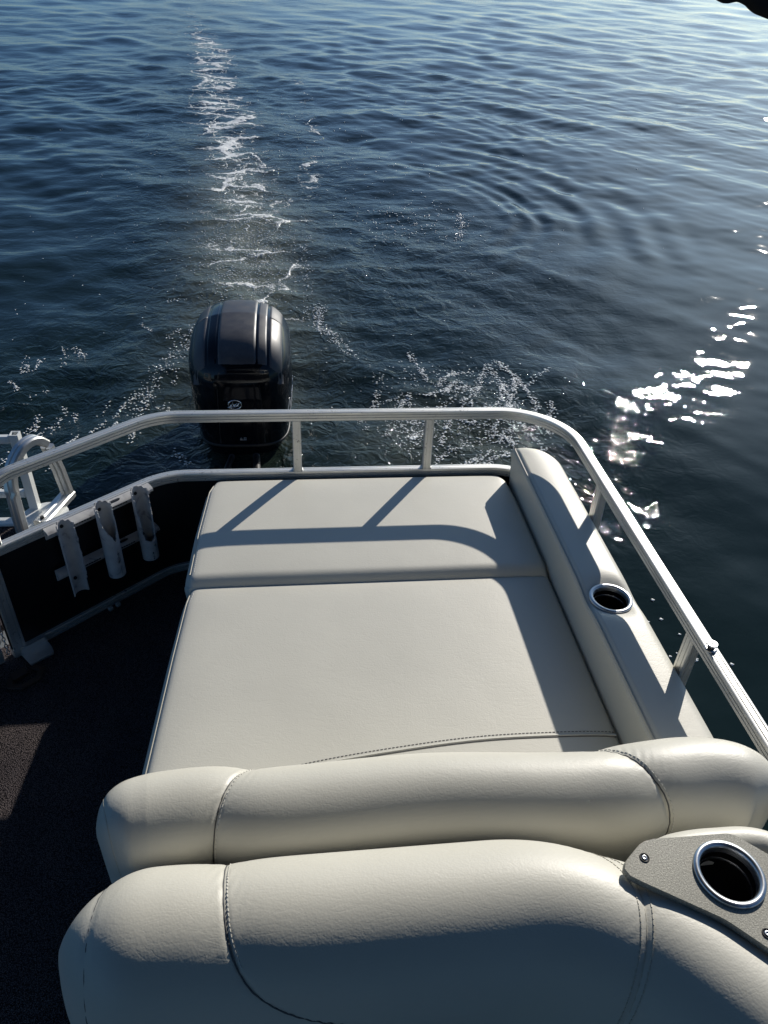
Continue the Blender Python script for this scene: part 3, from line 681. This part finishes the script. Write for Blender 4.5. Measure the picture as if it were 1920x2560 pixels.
part('warning_mark', join(*[tube([front(-.002 + a, -2.105 + b, .003) for a, b in pts], .0014, 5) for pts in ([(-.012, -.006), (-.006, .006), (0, -.006), (-.012, -.006)], [(.010, -.005), (.010, .005), (.022, .005), (.022, -.005), (.010, -.005)], [(-.014, -.011), (.024, -.011)])]), SILVER, mo)
# raised lines of the air grille on the forward face
for u in (-.115, .115):
    part('panel_line', tube([front(u * (1 + .10 * k), -1.70 - .44 * k, .0005) for k in np.linspace(0, 1, 16)], .003, 6), BLACKGAP, mo)
# lettering along the starboard side
def side_text(txt):
    cu = bpy.data.curves.new('lettering', 'FONT'); cu.body = txt; cu.size = .155; cu.extrude = .0015; cu.align_x = 'CENTER'; cu.shear = .25; cu.space_character = .92
    tmp = bpy.data.objects.new('tmp', cu); COL.objects.link(tmp); dg = bpy.context.evaluated_depsgraph_get()
    me = bpy.data.meshes.new_from_object(tmp.evaluated_get(dg)); bpy.data.objects.remove(tmp)
    V = np.array([v.co[:] for v in me.vertices]); out = []
    for a, b, c in V:
        z = -2.02 + b * 1.0; yy = a * .80; hy = np.interp(z, [-2.155, -2.06, -1.93, -1.83], [.348, .360, .370, .375]); hx = np.interp(z, [-2.155, -2.06, -1.93, -1.83], [.266, .277, .288, .291])
        out.append((MX + hx * (1 - min(.99, abs(yy) / hy) ** 3.5) ** (1 / 3.5) + .0015 + c, MY + yy, z))
    F = [tuple(p.vertices) for p in me.polygons]; bpy.data.meshes.remove(me); return out, F
part('lettering', side_text('MERCURY'), SILVER, mo, False)
mo.matrix_world = BOAT @ Matrix.Translation((MX, MY, -2.36 - .030))
# rigging hoses
hs = thing('rigging_hose', 'black rigging hoses looping from the stern to the motor', 'hose', (MX, 3.0, -2.2))
part('hose', join(tube(crom([(MX + .1, 2.5, -2.12), (MX + .14, 2.9, -2.22), (MX + .10, 3.3, -2.22), (MX + .07, 3.75, -2.26)], 10), .022, 10), tube(crom([(MX - .1, 2.5, -2.12), (MX - .16, 2.9, -2.24), (MX - .12, 3.3, -2.23), (MX - .07, 3.75, -2.26)], 10), .018, 10)), BLACKGAP, hs)

# ------------------------------------------------------------------ upholstery
def normals_of(P):
    du = np.gradient(P, axis=0); dv = np.gradient(P, axis=1); n = np.cross(du, dv); l = np.linalg.norm(n, axis=2, keepdims=True); return n / np.maximum(l, 1e-9)
def cushion(x0, x1, yb, yf, z, thick, rb, rf, crown=.006, xl=None, xr_=None, ends=True):
    """flat pad: profile runs bottom-back, up, over the top, down the front; x0/x1 may vary with y via xl/xr_"""
    prof = [(yb, z - thick)] + [(yb - 0, z - thick * .6)]
    prof += [(yb - rb + rb * math.cos(a), z - rb + rb * math.sin(a)) for a in np.linspace(0, math.pi / 2, 9)]
    prof += [(y, z) for y in np.linspace(yb - rb, yf + rf, 60)[1:-1]]
    prof += [(yf + rf - rf * math.sin(a), z - rf * .9 * (1 - math.cos(a))) for a in np.linspace(0, math.pi * .62, 16)]
    prof += [(yf + .01, z - thick)]
    prof = np.array(prof); cy, cz = (yb + yf) / 2, z - thick * .55; hy, hz = (yb - yf) / 2, thick * .55
    us = np.linspace(0, 1, 90); mid = []
    fl = xl or (lambda y: x0); fr = xr_ or (lambda y: x1)
    def ring(u, inset=0., out=0.):
        r = []
        for y, zz in prof:
            yy = cy + (y - cy) * (1 - inset / hy); z2 = cz + (zz - cz) * (1 - inset / hz)
            xa, xb = fl(y), fr(y); e = u * (xb - xa); ee = min(e, (xb - xa) - e)
            c = crown * (1 - math.exp(-ee / .05)) * (1 - math.exp(-max(0, min(yb - y, y - yf)) / .05)) if zz > z - .02 else 0
            edge = .010 * math.exp(-ee / .006)
            r.append((xa + u * (xb - xa) + out, yy, z2 + c - (edge if zz > z - .02 else 0)))
        return r
    rows = [ring(0, i, -o) for i, o in ((.07, .010), (.05, .016), (.028, .018), (.014, .012), (.008, .003), (.005, .000), (.003, .002))]
    usd = np.r_[0, .004, .009, .016, np.linspace(.025, .975, 70), .984, .991, .996, 1]
    rows += [ring(u) for u in usd]
    rows += [ring(1, i, o) for i, o in ((.003, .002), (.005, 0), (.008, .003), (.014, .012), (.028, .018), (.05, .016), (.07, .010))]
    P = np.array(rows); V, F = grid(P); n = len(prof)
    return (V, F + [tuple(range(n)), tuple(range(len(V) - 1, len(V) - n - 1, -1))])
def piping(P, r=.003): return tube(P, r, 6)
ZR, ZF = -1.530, -1.552
lounge = thing('stern_lounge', 'beige vinyl sun pad of two flat cushions at the stern', 'sun pad', (.2, 1.6, DECK))
rear_l = lambda y: np.interp(y, [1.78, 2.05, 2.30, 2.36], [-.372, -.366, -.352, -.335]); rear_r = lambda y: np.interp(y, [1.78, 2.2, 2.33, 2.37], [.785, .782, .775, .755])
part('rear_cushion', cushion(0, 0, 2.372, 1.775, ZR, .11, .018, .050, .007, rear_l, rear_r), VINYL, lounge)
front_l = lambda y: np.interp(y, [.90, 1.1, 1.5, 1.72, 1.80], [-.402, -.400, -.384, -.372, -.360]); front_r = lambda y: .790
part('front_cushion', cushion(0, 0, 1.786, .78, ZF, .11, .012, .03, .010, front_l, front_r), VINYL, lounge)
up = np.array((0, 0, 1.))
for fl, z, ya, yb_ in ((rear_l, ZR, 1.83, 2.345), (front_l, ZF, .98, 1.765)):
    ys_ = np.linspace(ya, yb_, 60); P = np.array([(fl(y) + .012, y, z - .001) for y in ys_]); part('stitching', stitches(P, np.tile(up, (60, 1)), wd=.0016), THREAD, lounge, False)
    P = np.array([(fl(y) - .001, y, z - .010) for y in ys_]); part('piping', piping(P, .0028), SEAM, lounge)
SP = crom([(-.30, .86, 0), (-.20, 1.005, 0), (-.125, 1.066, 0), (-.02, 1.097, 0), (.20, 1.128, 0), (.46, 1.148, 0), (.785, 1.142, 0)], 12)
def zc(x, y): return ZF + .010 * (1 - math.exp(-min(x + .39, .79 - x) / .05))
P = np.array([(x, y, zc(x, y) - .0012) for x, y, _ in SP]); part('piping', piping(P, .0040), VINYL, lounge)
P2 = np.array([(x, y - .0048, zc(x, y) + .0002) for x, y, _ in SP]); part('seam_gap', tube(P2, .0016, 5), GROOVE, lounge)
P3 = np.array([(x, y + .010, zc(x, y) + .0) for x, y, _ in SP]); part('stitching', stitches(P3, np.tile(up, (len(P3), 1)), wd=.0013, gap=.010), GROOVE, lounge, False)
part('base', join(box((.20, 1.30, -1.83), (1.08, 2.0, .33), 0, .02)), mat('moulded_base', (.55, .53, .47), .5), lounge, 'auto')

# starboard side bolster with the cup holder
CUP = (.866, 1.497)
bol = thing('side_bolster', 'long beige vinyl bolster along the starboard rail beside the sun pad', 'bolster', (.87, 1.6, -1.6))
def bolster():
    ys_ = np.concatenate([np.linspace(2.352, 2.22, 26), np.linspace(2.215, .80, 240)]); rows = []
    for y in ys_:
        d = 2.352 - y
        xo = .950 - (.0 if d > .135 else .135 * (1 - math.sqrt(max(0, 1 - (1 - d / .135) ** 2))) )   # rounded outer rear corner
        xi = .796; r = []
        sec = [(.800, -1.66), (.799, -1.60), (.797, -1.55), (.794, -1.50), (.791, -1.45), (.789, -1.425), (.7885, -1.412), (.7895, -1.404), (.793, -1.3985), (.798, -1.3955)]
        sec += [(.8, -1.3945)] + [(q, -1.3915 + .004 * math.sin(math.pi * (q - .80) / .12)) for q in np.linspace(.806, .915, 22)]
        sec += [(.915 + .035 * math.sin(a), -1.3915 - .035 * (1 - math.cos(a)) * 1.1) for a in np.linspace(.12, math.pi / 2, 10)] + [(.951, -1.47), (.95, -1.55), (.95, -1.66)]
        for k, (x, z) in enumerate(sec):
            t = max(0, (x - .80) / .150); x2 = x if x <= .80 else .80 + (xo - .80) * t
            rr = math.hypot(x2 - CUP[0], y - CUP[1]); dip = -.017 * math.exp(-(max(0, rr - .05) / .032) ** 1.6) if z > -1.47 else 0
            seam = -.005 * math.exp(-(abs(x2 - .797) / .004) ** 2) if z > -1.41 else 0
            edge = -.018 * math.exp(-(2.352 - y) / .012) if z > -1.6 and x > .80 else -.004 * math.exp(-(2.352 - y) / .01)
            r.append((x2, y, z + dip + seam + edge))
        rows.append(r)
    P = np.array(rows); V, F = grid(P); n = P.shape[1]
    # cut the hole for the cup
    F = [f for f in F if not all(math.hypot(V[i][0] - CUP[0], V[i][1] - CUP[1]) < .054 and V[i][2] > -1.5 for i in f)]
    return V, F + [tuple(range(n - 1, -1, -1))]
part('cushion', bolster(), VINYL, bol)
yy = np.linspace(2.345, .85, 120)
part('piping', piping(np.array([(.7945, y, -1.4005 + (-.017 * math.exp(-(max(0, math.hypot(.795 - CUP[0], y - CUP[1]) - .05) / .032) ** 1.6))) for y in yy]), .0032), SEAM, bol)
yy = np.linspace(1.75, .85, 90)
part('stitching', stitches(np.array([(.789, y, -1.411 + (-.017 * math.exp(-(max(0, math.hypot(.789 - CUP[0], y - CUP[1]) - .05) / .032) ** 1.6))) for y in yy]), np.tile(np.array((-.8, 0, .6)), (90, 1))), THREAD, bol, False)
part('piping', piping(np.array([(.951, y, -1.436) for y in np.linspace(2.20, .85, 60)]), .003), SEAM, bol)
def cup(c, parent, ro, ri, depth, tk=.005):
    o = part('cup_holder', lathe(c, [(ri + .001, tk * .2), (ri, -.012), (ri * .985, -depth), (.001, -depth)], 56), STEELD, parent)
    part('rim', lathe(c, [(ro, -.004), (ro + .001, .0), (ro, tk * .8), (ro - .004, tk), (ri + .005, tk), (ri + .001, tk * .7), (ri, -.002), (ri - .001, -.012)], 64), STEEL, o, True, top=parent)
    part('inner_bead', lathe(c, [(ri * .985, -.028), (ri * .955, -.031), (ri * .985, -.034)], 56), STEEL, o, True, top=parent)
    return o
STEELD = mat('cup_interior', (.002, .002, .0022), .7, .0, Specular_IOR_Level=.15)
cup((CUP[0], CUP[1], -1.4005), bol, .0612, .0495, .12)

# ---- swept seat backs with seams
def polydist(S_, W_, pts):
    best = np.full(S_.shape, 9.)
    for a, b in zip(pts[:-1], pts[1:]):
        a = np.array(a, float); b = np.array(b, float); d = b - a; t = np.clip(((S_ - a[0]) * d[0] + (W_ - a[1]) * d[1]) / (d @ d), 0, 1)
        best = np.minimum(best, np.hypot(S_ - a[0] - t * d[0], W_ - a[1] - t * d[1]))
    return best
class Sweep:
    """upholstered roll: centre path in plan, rounded crown; W is the arc across (0 on the crown line, + towards the path's left side)"""
    def __init__(s, path, a, b, top, low, end_r=(.07, .07), seams=(), bulge=.012, pin=.03, depth=.007, field=None, nS=420, nW=130, n=2.0):
        P = resample(np.asarray(path, float), .004); s.P = P; T = np.gradient(P, axis=0); T /= np.linalg.norm(T, axis=1)[:, None]
        s.d = np.r_[0, np.cumsum(np.linalg.norm(np.diff(P, axis=0), axis=1))]; s.T = T; s.N = np.stack([-T[:, 1], T[:, 0]], -1)
        s.a, s.b, s.top, s.low, s.er, s.field, s.n = a, b, top, low, end_r, field, n
        # profile: from left foot over the crown to right foot
        ph = np.linspace(math.pi, 0, 80); e = 2 / n
        X = np.sign(np.cos(ph)) * np.abs(np.cos(ph)) ** e * a; Z = np.abs(np.sin(ph)) ** e * b - b
        X = np.r_[-a * .96, -a * .99, X, a * .99, a * .96]; Z = np.r_[low - top, (low - top + -b) / 2, Z, (low - top - b) / 2, low - top]
        w = np.r_[0, np.cumsum(np.hypot(np.diff(X), np.diff(Z)))]; w -= np.interp(0, X, w); s.pw, s.pX, s.pZ = w, X, Z
        S1 = np.r_[np.linspace(0, end_r[0], 26), np.linspace(end_r[0], s.d[-1] - end_r[1], nS)[1:-1], np.linspace(s.d[-1] - end_r[1], s.d[-1], 26)]
        W1 = np.linspace(w[0], w[-1], nW); s.SS, s.WW = np.meshgrid(S1, W1, indexing='ij')
        s.seams, s.bulge, s.pin, s.depth = seams, bulge, pin, depth
        base = s.pos(s.SS, s.WW); nn = s.nrm(s.SS, s.WW); off = s.off(s.SS, s.WW)
        s.G = base + nn * off[..., None]
    def pos(s, S_, W_):
        X = np.interp(W_, s.pw, s.pX); Z = np.interp(W_, s.pw, s.pZ); k = np.ones_like(S_)
        e0 = np.clip(S_ / s.er[0], 0, 1); e1 = np.clip((s.d[-1] - S_) / s.er[1], 0, 1)
        for e in (e0, e1): k = k * np.maximum(.02, np.sqrt(1 - (1 - e) ** 2.4))
        x = np.interp(S_, s.d, s.P[:, 0]); y = np.interp(S_, s.d, s.P[:, 1]); nx = np.interp(S_, s.d, s.N[:, 0]); ny = np.interp(S_, s.d, s.N[:, 1])
        z = s.top + Z * 1.0 - (1 - k) * s.b * .85
        z = np.maximum(z, s.low)
        dz = s.field(S_, W_) if s.field else 0
        return np.stack([x + nx * X * k, y + ny * X * k, z + dz], -1)
    def nrm(s, S_, W_):
        e = 2e-3; a = s.pos(S_ + e, W_) - s.pos(S_ - e, W_); b = s.pos(S_, W_ + e) - s.pos(S_, W_ - e)
        n = np.cross(a, b); n /= np.maximum(np.linalg.norm(n, axis=-1, keepdims=True), 1e-9)
        n[n[..., 2] < -.3] *= 1; return n
    def off(s, S_, W_):
        o = np.full(S_.shape, s.bulge)
        for q in s.seams:
            dd = polydist(S_, W_, q); o = o - s.bulge * np.exp(-(dd / s.pin) ** 1.5) - s.depth * np.exp(-(dd / .0045) ** 2) + .0007 * np.sin((S_ - W_ * .8) * 260 + 3 * np.sin(S_ * 40 + W_ * 31)) * np.exp(-dd / .022) * (.3 + np.abs(np.sin(S_ * 37 + W_ * 23)))
        e = np.minimum(S_, s.d[-1] - S_); return o * np.clip(e / .10, 0, 1)
    def on(s, pts, extra=0., step=.004, shift=0.):
        Q = resample(crom(np.array(pts, float), 8), step)
        if shift:
            t = np.gradient(Q, axis=0); t /= np.linalg.norm(t, axis=1)[:, None]; Q = Q + np.stack([-t[:, 1], t[:, 0]], -1) * shift
        S_, W_ = Q[:, 0], Q[:, 1]; n = s.nrm(S_, W_); return s.pos(S_, W_) + n * (s.off(S_, W_) + extra)[:, None], n
    def mesh(s):
        V, F = grid(s.G); nu, nv = s.G.shape[:2]; F = [f[::-1] for f in F]
        return V, F + [tuple(range(nv)), tuple(range(len(V) - 1, len(V) - nv - 1, -1))]
# lounge backrest (aft of the bench): path runs port -> starboard, so left (+W... aft)
B1 = crom([(-.400, .800), (-.33, .822), (-.20, .832), (-.06, .822), (.22, .832), (.50, .815), (.66, .826), (.78, .832), (.87, .812), (.925, .775)], 10)
def sx(x): return x + .400
s1 = [(sx(-.10), .16), (sx(-.12), .10), (sx(-.15), .03), (sx(-.168), -.05), (sx(-.178), -.20), (sx(-.18), -.40)]
s2 = [(sx(.50), .16), (sx(.57), .11), (sx(.625), .05), (sx(.66), -.02), (sx(.685), -.12), (sx(.69), -.40)]
s3 = [(sx(-.372), .12), (sx(-.376), 0), (sx(-.378), -.12), (sx(-.372), -.35)]
sw1 = Sweep(B1, .088, .088, -1.222, -1.60, (.075, .09), (s1, s2, s3), .007, .035, .003)
# orientation of W: make + point aft
if sw1.pos(np.array([.5]), np.array([.1]))[0, 1] < sw1.pos(np.array([.5]), np.array([-.1]))[0, 1]:
    s1, s2, s3 = ([(a, -b) for a, b in q] for q in (s1, s2, s3)); sw1 = Sweep(B1, .088, .088, -1.222, -1.60, (.075, .09), (s1, s2, s3), .007, .035, .003)
lb = thing('lounge_backrest', 'beige vinyl backrest roll between the sun pad and the front seat', 'backrest', (.3, .83, -1.6))
part('cushion', sw1.mesh(), VINYL, lb)
for q in (s1, s2):
    P, nn = sw1.on(q, -.0005); part('piping', piping(P, .0016), GROOVE, lb)
    P, nn = sw1.on(q, .0, shift=.006); part('stitching', stitches(P, nn, wd=.0011, ln=.0055, gap=.009), THREAD, lb, False)
P, nn = sw1.on(s3, -.0005); part('piping', piping(P, .0013), SEAM, lb)
# front seat back
B2 = fillet([(-.412, .588), (.49, .592), (.86, .19), (.90, -.30)], [.42, .3], 24)
AA, BB, TOP2 = .128, .145, -1.172
t0 = [(.292 - .01, .0)]
f1 = [(.262, .22), (.262, .12), (.266, .03), (.276, -.04), (.294, -.09), (.328, -.135), (.395, -.182), (.485, -.22), (.60, -.262), (.72, -.33)]
f2 = [(.827, .21), (.857, .16), (.892, .10), (.922, .05), (.942, 0), (.957, -.06), (.962, -.13), (.957, -.21), (.952, -.30)]
f3 = [(.068, .2), (.066, .1), (.064, 0), (.064, -.1), (.068, -.35)]
sg = 1
sw2 = Sweep(B2, AA, BB, TOP2, -1.60, (.15, .06), (f1, f2, f3), .006, .045, .0025)
if sw2.pos(np.array([.5]), np.array([.1]))[0, 1] < sw2.pos(np.array([.5]), np.array([-.1]))[0, 1]:
    sg = -1; f1, f2, f3 = ([(a, -b) for a, b in q] for q in (f1, f2, f3)); sw2 = Sweep(B2, AA, BB, TOP2, -1.60, (.15, .06), (f1, f2, f3), .006, .045, .0025)
fs = thing('bench_seat_back', 'large beige vinyl seat back nearest the camera, curving round to starboard', 'seat back', (.2, .58, -1.6))
part('cushion', sw2.mesh(), VINYL, fs)
P, nn = sw2.on(f1, .0004); part('piping', piping(P, .0013), GROOVE, fs)
P, nn = sw2.on(f1[:5], 0, shift=.006); part('stitching', stitches(P, nn, wd=.001, ln=.0045, gap=.0075), THREAD, fs, False)
P, nn = sw2.on(f3, -.0008); part('piping', piping(P, .0014), GROOVE, fs)
P, nn = sw2.on(f2, -.0008); part('piping', piping(P, .0013), SEAM, fs)
for sh in (-.010, .010):
    P, nn = sw2.on(f2, .0, shift=sh); part('stitching', stitches(P, nn, wd=.0013, ln=.006, gap=.009), SEAM, fs, False)
part('seat_base', join(box((.15, .10, -1.80), (1.1, 1.0, .34), 0, .02)), mat('moulded_seat', (.55, .53, .47), .5), fs, 'auto')
# vinyl bulge outside the cup plate and the filler between backs
fl_ = Sweep(crom([(.57, .622), (.62, .640), (.70, .646), (.79, .635), (.88, .56), (.94, .45), (.96, .2), (.96, -.2)], 8), .030, .030, -1.178, -1.6, (.06, .05), (), .0, .03, 0, nS=120, nW=50)
co_ = thing('corner_bolster', 'beige vinyl corner bolster under the grey cup holder plate', 'bolster', (.85, .6, -1.6))
part('cushion', fl_.mesh(), VINYL, co_)
part('filler', join(box((.78, .42, -1.48), (.28, .24, .30), 0, .03)), VINYL, co_, 'auto')

# cup holder plate
PZ = -1.160
cpl = thing('cup_holder_plate', 'grey textured plastic corner plate holding the nearer cup holder', 'cup holder', (.72, .55, PZ))
def rounded(poly, r, n=6):
    out = []; m = len(poly)
    for i in range(m):
        a, b, c = (np.array(poly[(i + k) % m], float) for k in (-1, 0, 1)); rr = r[i]
        u = (a - b) / np.linalg.norm(a - b); v = (c - b) / np.linalg.norm(c - b); th = math.acos(np.clip(u @ v, -1, 1)); tl = rr / math.tan(th / 2)
        p0, p1 = b + u * tl, b + v * tl
        for k in range(n + 1):
            s = k / n; out.append(tuple((1 - s) ** 2 * p0 + 2 * s * (1 - s) * b + s * s * p1))
    return out
PC = (.676, .572)
PL = rounded([(.492, .592), (.556, .642), (.716, .642), (.93, .44), (.93, .20), (.635, .502)], [.020, .05, .035, .05, .03, .12], 8)
def plate():
    # outline ring and hole ring joined as strips by angle around the cup centre, then bevelled edge
    n = 96; ang = np.linspace(0, 2 * math.pi, n, endpoint=False); P = np.array(PL); out = []
    for a in ang:
        d = np.array((math.cos(a), math.sin(a))); best = 9
        for i in range(len(P)):
            p, q = P[i], P[(i + 1) % len(P)]; e = q - p; den = d[0] * e[1] - d[1] * e[0]
            if abs(den) < 1e-12: continue
            w_ = p - np.array(PC); t = (w_[0] * e[1] - w_[1] * e[0]) / den; s_ = (w_[0] * d[1] - w_[1] * d[0]) / den
            if t > 0 and -1e-9 <= s_ <= 1 + 1e-9: best = min(best, t)
        out.append(np.array(PC) + d * best)
    out = np.array(out); inn = np.stack([PC[0] + .047 * np.cos(ang), PC[1] + .047 * np.sin(ang)], -1); rows = []
    for z, k in ((PZ - .013, -.0), (PZ - .003, -.0), (PZ, .012)):
        rows.append(np.c_[out * (1 - k) + np.array(PC) * k, np.full(n, z)])
    for f in (.75, .5, .25, 0): rows.append(np.c_[inn + (rows[2][:, :2] - inn) * f, np.full(n, PZ)])
    V, F = grid(np.array(rows), cv=True); return V, F
part('plate', plate(), BOARD, cpl, 'auto')
for x, y in ((.546, .610), (.690, .477)):
    part('screw', lathe((x, y, PZ), [(.0085, .0006), (.0075, .0016), (.0065, .0004), (.004, .0002), (.0001, .0002)], 18), BLACKGAP, cpl)
    part('screw', lathe((x, y, PZ), [(.0048, .0006), (.004, .0016), (.0022, .0016), (.0015, .0006), (.0001, .0006)], 12), STEEL, cpl)
cup((PC[0], PC[1], PZ), cpl, .0565, .0460, .052, .006)

# ------------------------------------------------------------------ folded canvas canopy at the top right
cv = thing('sun_canopy', 'black canvas sun canopy overhead, only its drooping rear corner in view at the top right', 'canopy', (0, 0, .35))
def canopy():
    rows = []
    for y in np.linspace(-3.0, 2.03, 60):
        t = np.linspace(-1, 1, 90); x = -.12 + 1.22 * np.sign(t) * np.abs(t) ** .85; z = .40 - .30 * np.abs(t) ** 2.6 - .04 * math.sin((y + 3) / 5.03 * math.pi * 3) ** 2 * 0
        rows.append(np.stack([x, np.full(90, y) - .05 * (1 - np.abs(t)) ** .5 * (y > 1.9), z], -1))
    top = np.array(rows); bot = top - np.array((0, 0, .012)); n1, n2 = top.shape[:2]
    V, F = grid(top); W_, G = grid(bot); k = len(V); F += [tuple(q + k for q in f[::-1]) for f in G]
    for a in range(n2 - 1): F += [(a, a + 1, k + a + 1, k + a), ((n1 - 1) * n2 + a + 1, (n1 - 1) * n2 + a, k + (n1 - 1) * n2 + a, k + (n1 - 1) * n2 + a + 1)]
    for a in range(n1 - 1): F += [(a * n2, k + a * n2, k + (a + 1) * n2, (a + 1) * n2), (a * n2 + n2 - 1, (a + 1) * n2 + n2 - 1, k + (a + 1) * n2 + n2 - 1, k + a * n2 + n2 - 1)]
    return np.vstack([V, W_]), F
part('canvas', canopy(), CANVAS, cv)
def valance():
    xs_ = np.linspace(.80, 1.32, 70); zl = np.interp(xs_, [.80, .90, .995, 1.03, 1.10, 1.14, 1.20, 1.32], [.30, .13, .016, .010, .005, -.012, -.045, -.10]) + .004 * np.sin(xs_ * 60)
    zt = np.interp(xs_, [.80, .95, 1.08, 1.32], [.33, .30, .22, .06]) + .05; rows = []
    for f in np.linspace(0, 1, 12):
        rows.append(np.stack([xs_, 2.05 - .02 * np.sin(xs_ * 30 + f * 3) * f, zt * (1 - f) + zl * f], -1))
    A = np.array(rows); B = A + np.array((0, .012, 0)); rows = np.concatenate([A, B[::-1]], 0); V, F = grid(rows, cu=True); n = A.shape[1]; m = len(rows)
    return V, F + [tuple(i * n for i in range(m))[::-1], tuple(i * n + n - 1 for i in range(m))]
part('valance', valance(), CANVAS, cv)
part('added_sky_blocker', join(box((-.12, -1.35, -.42), (2.40, .014, 1.45))), CANVAS, cv)  # added out-of-view sheet, blocks sky light from ahead so seat backs shade darker
for y in (1.98, -.4): part('bow', tube([(-.12 + 1.22 * math.copysign(abs(t) ** .85, t), y, .385 - .30 * abs(t) ** 2.6) for t in np.linspace(-1, 1, 40)], .014, 10), ALU, cv)
for o in bpy.data.objects:
    if 'base' in o: del o['base']
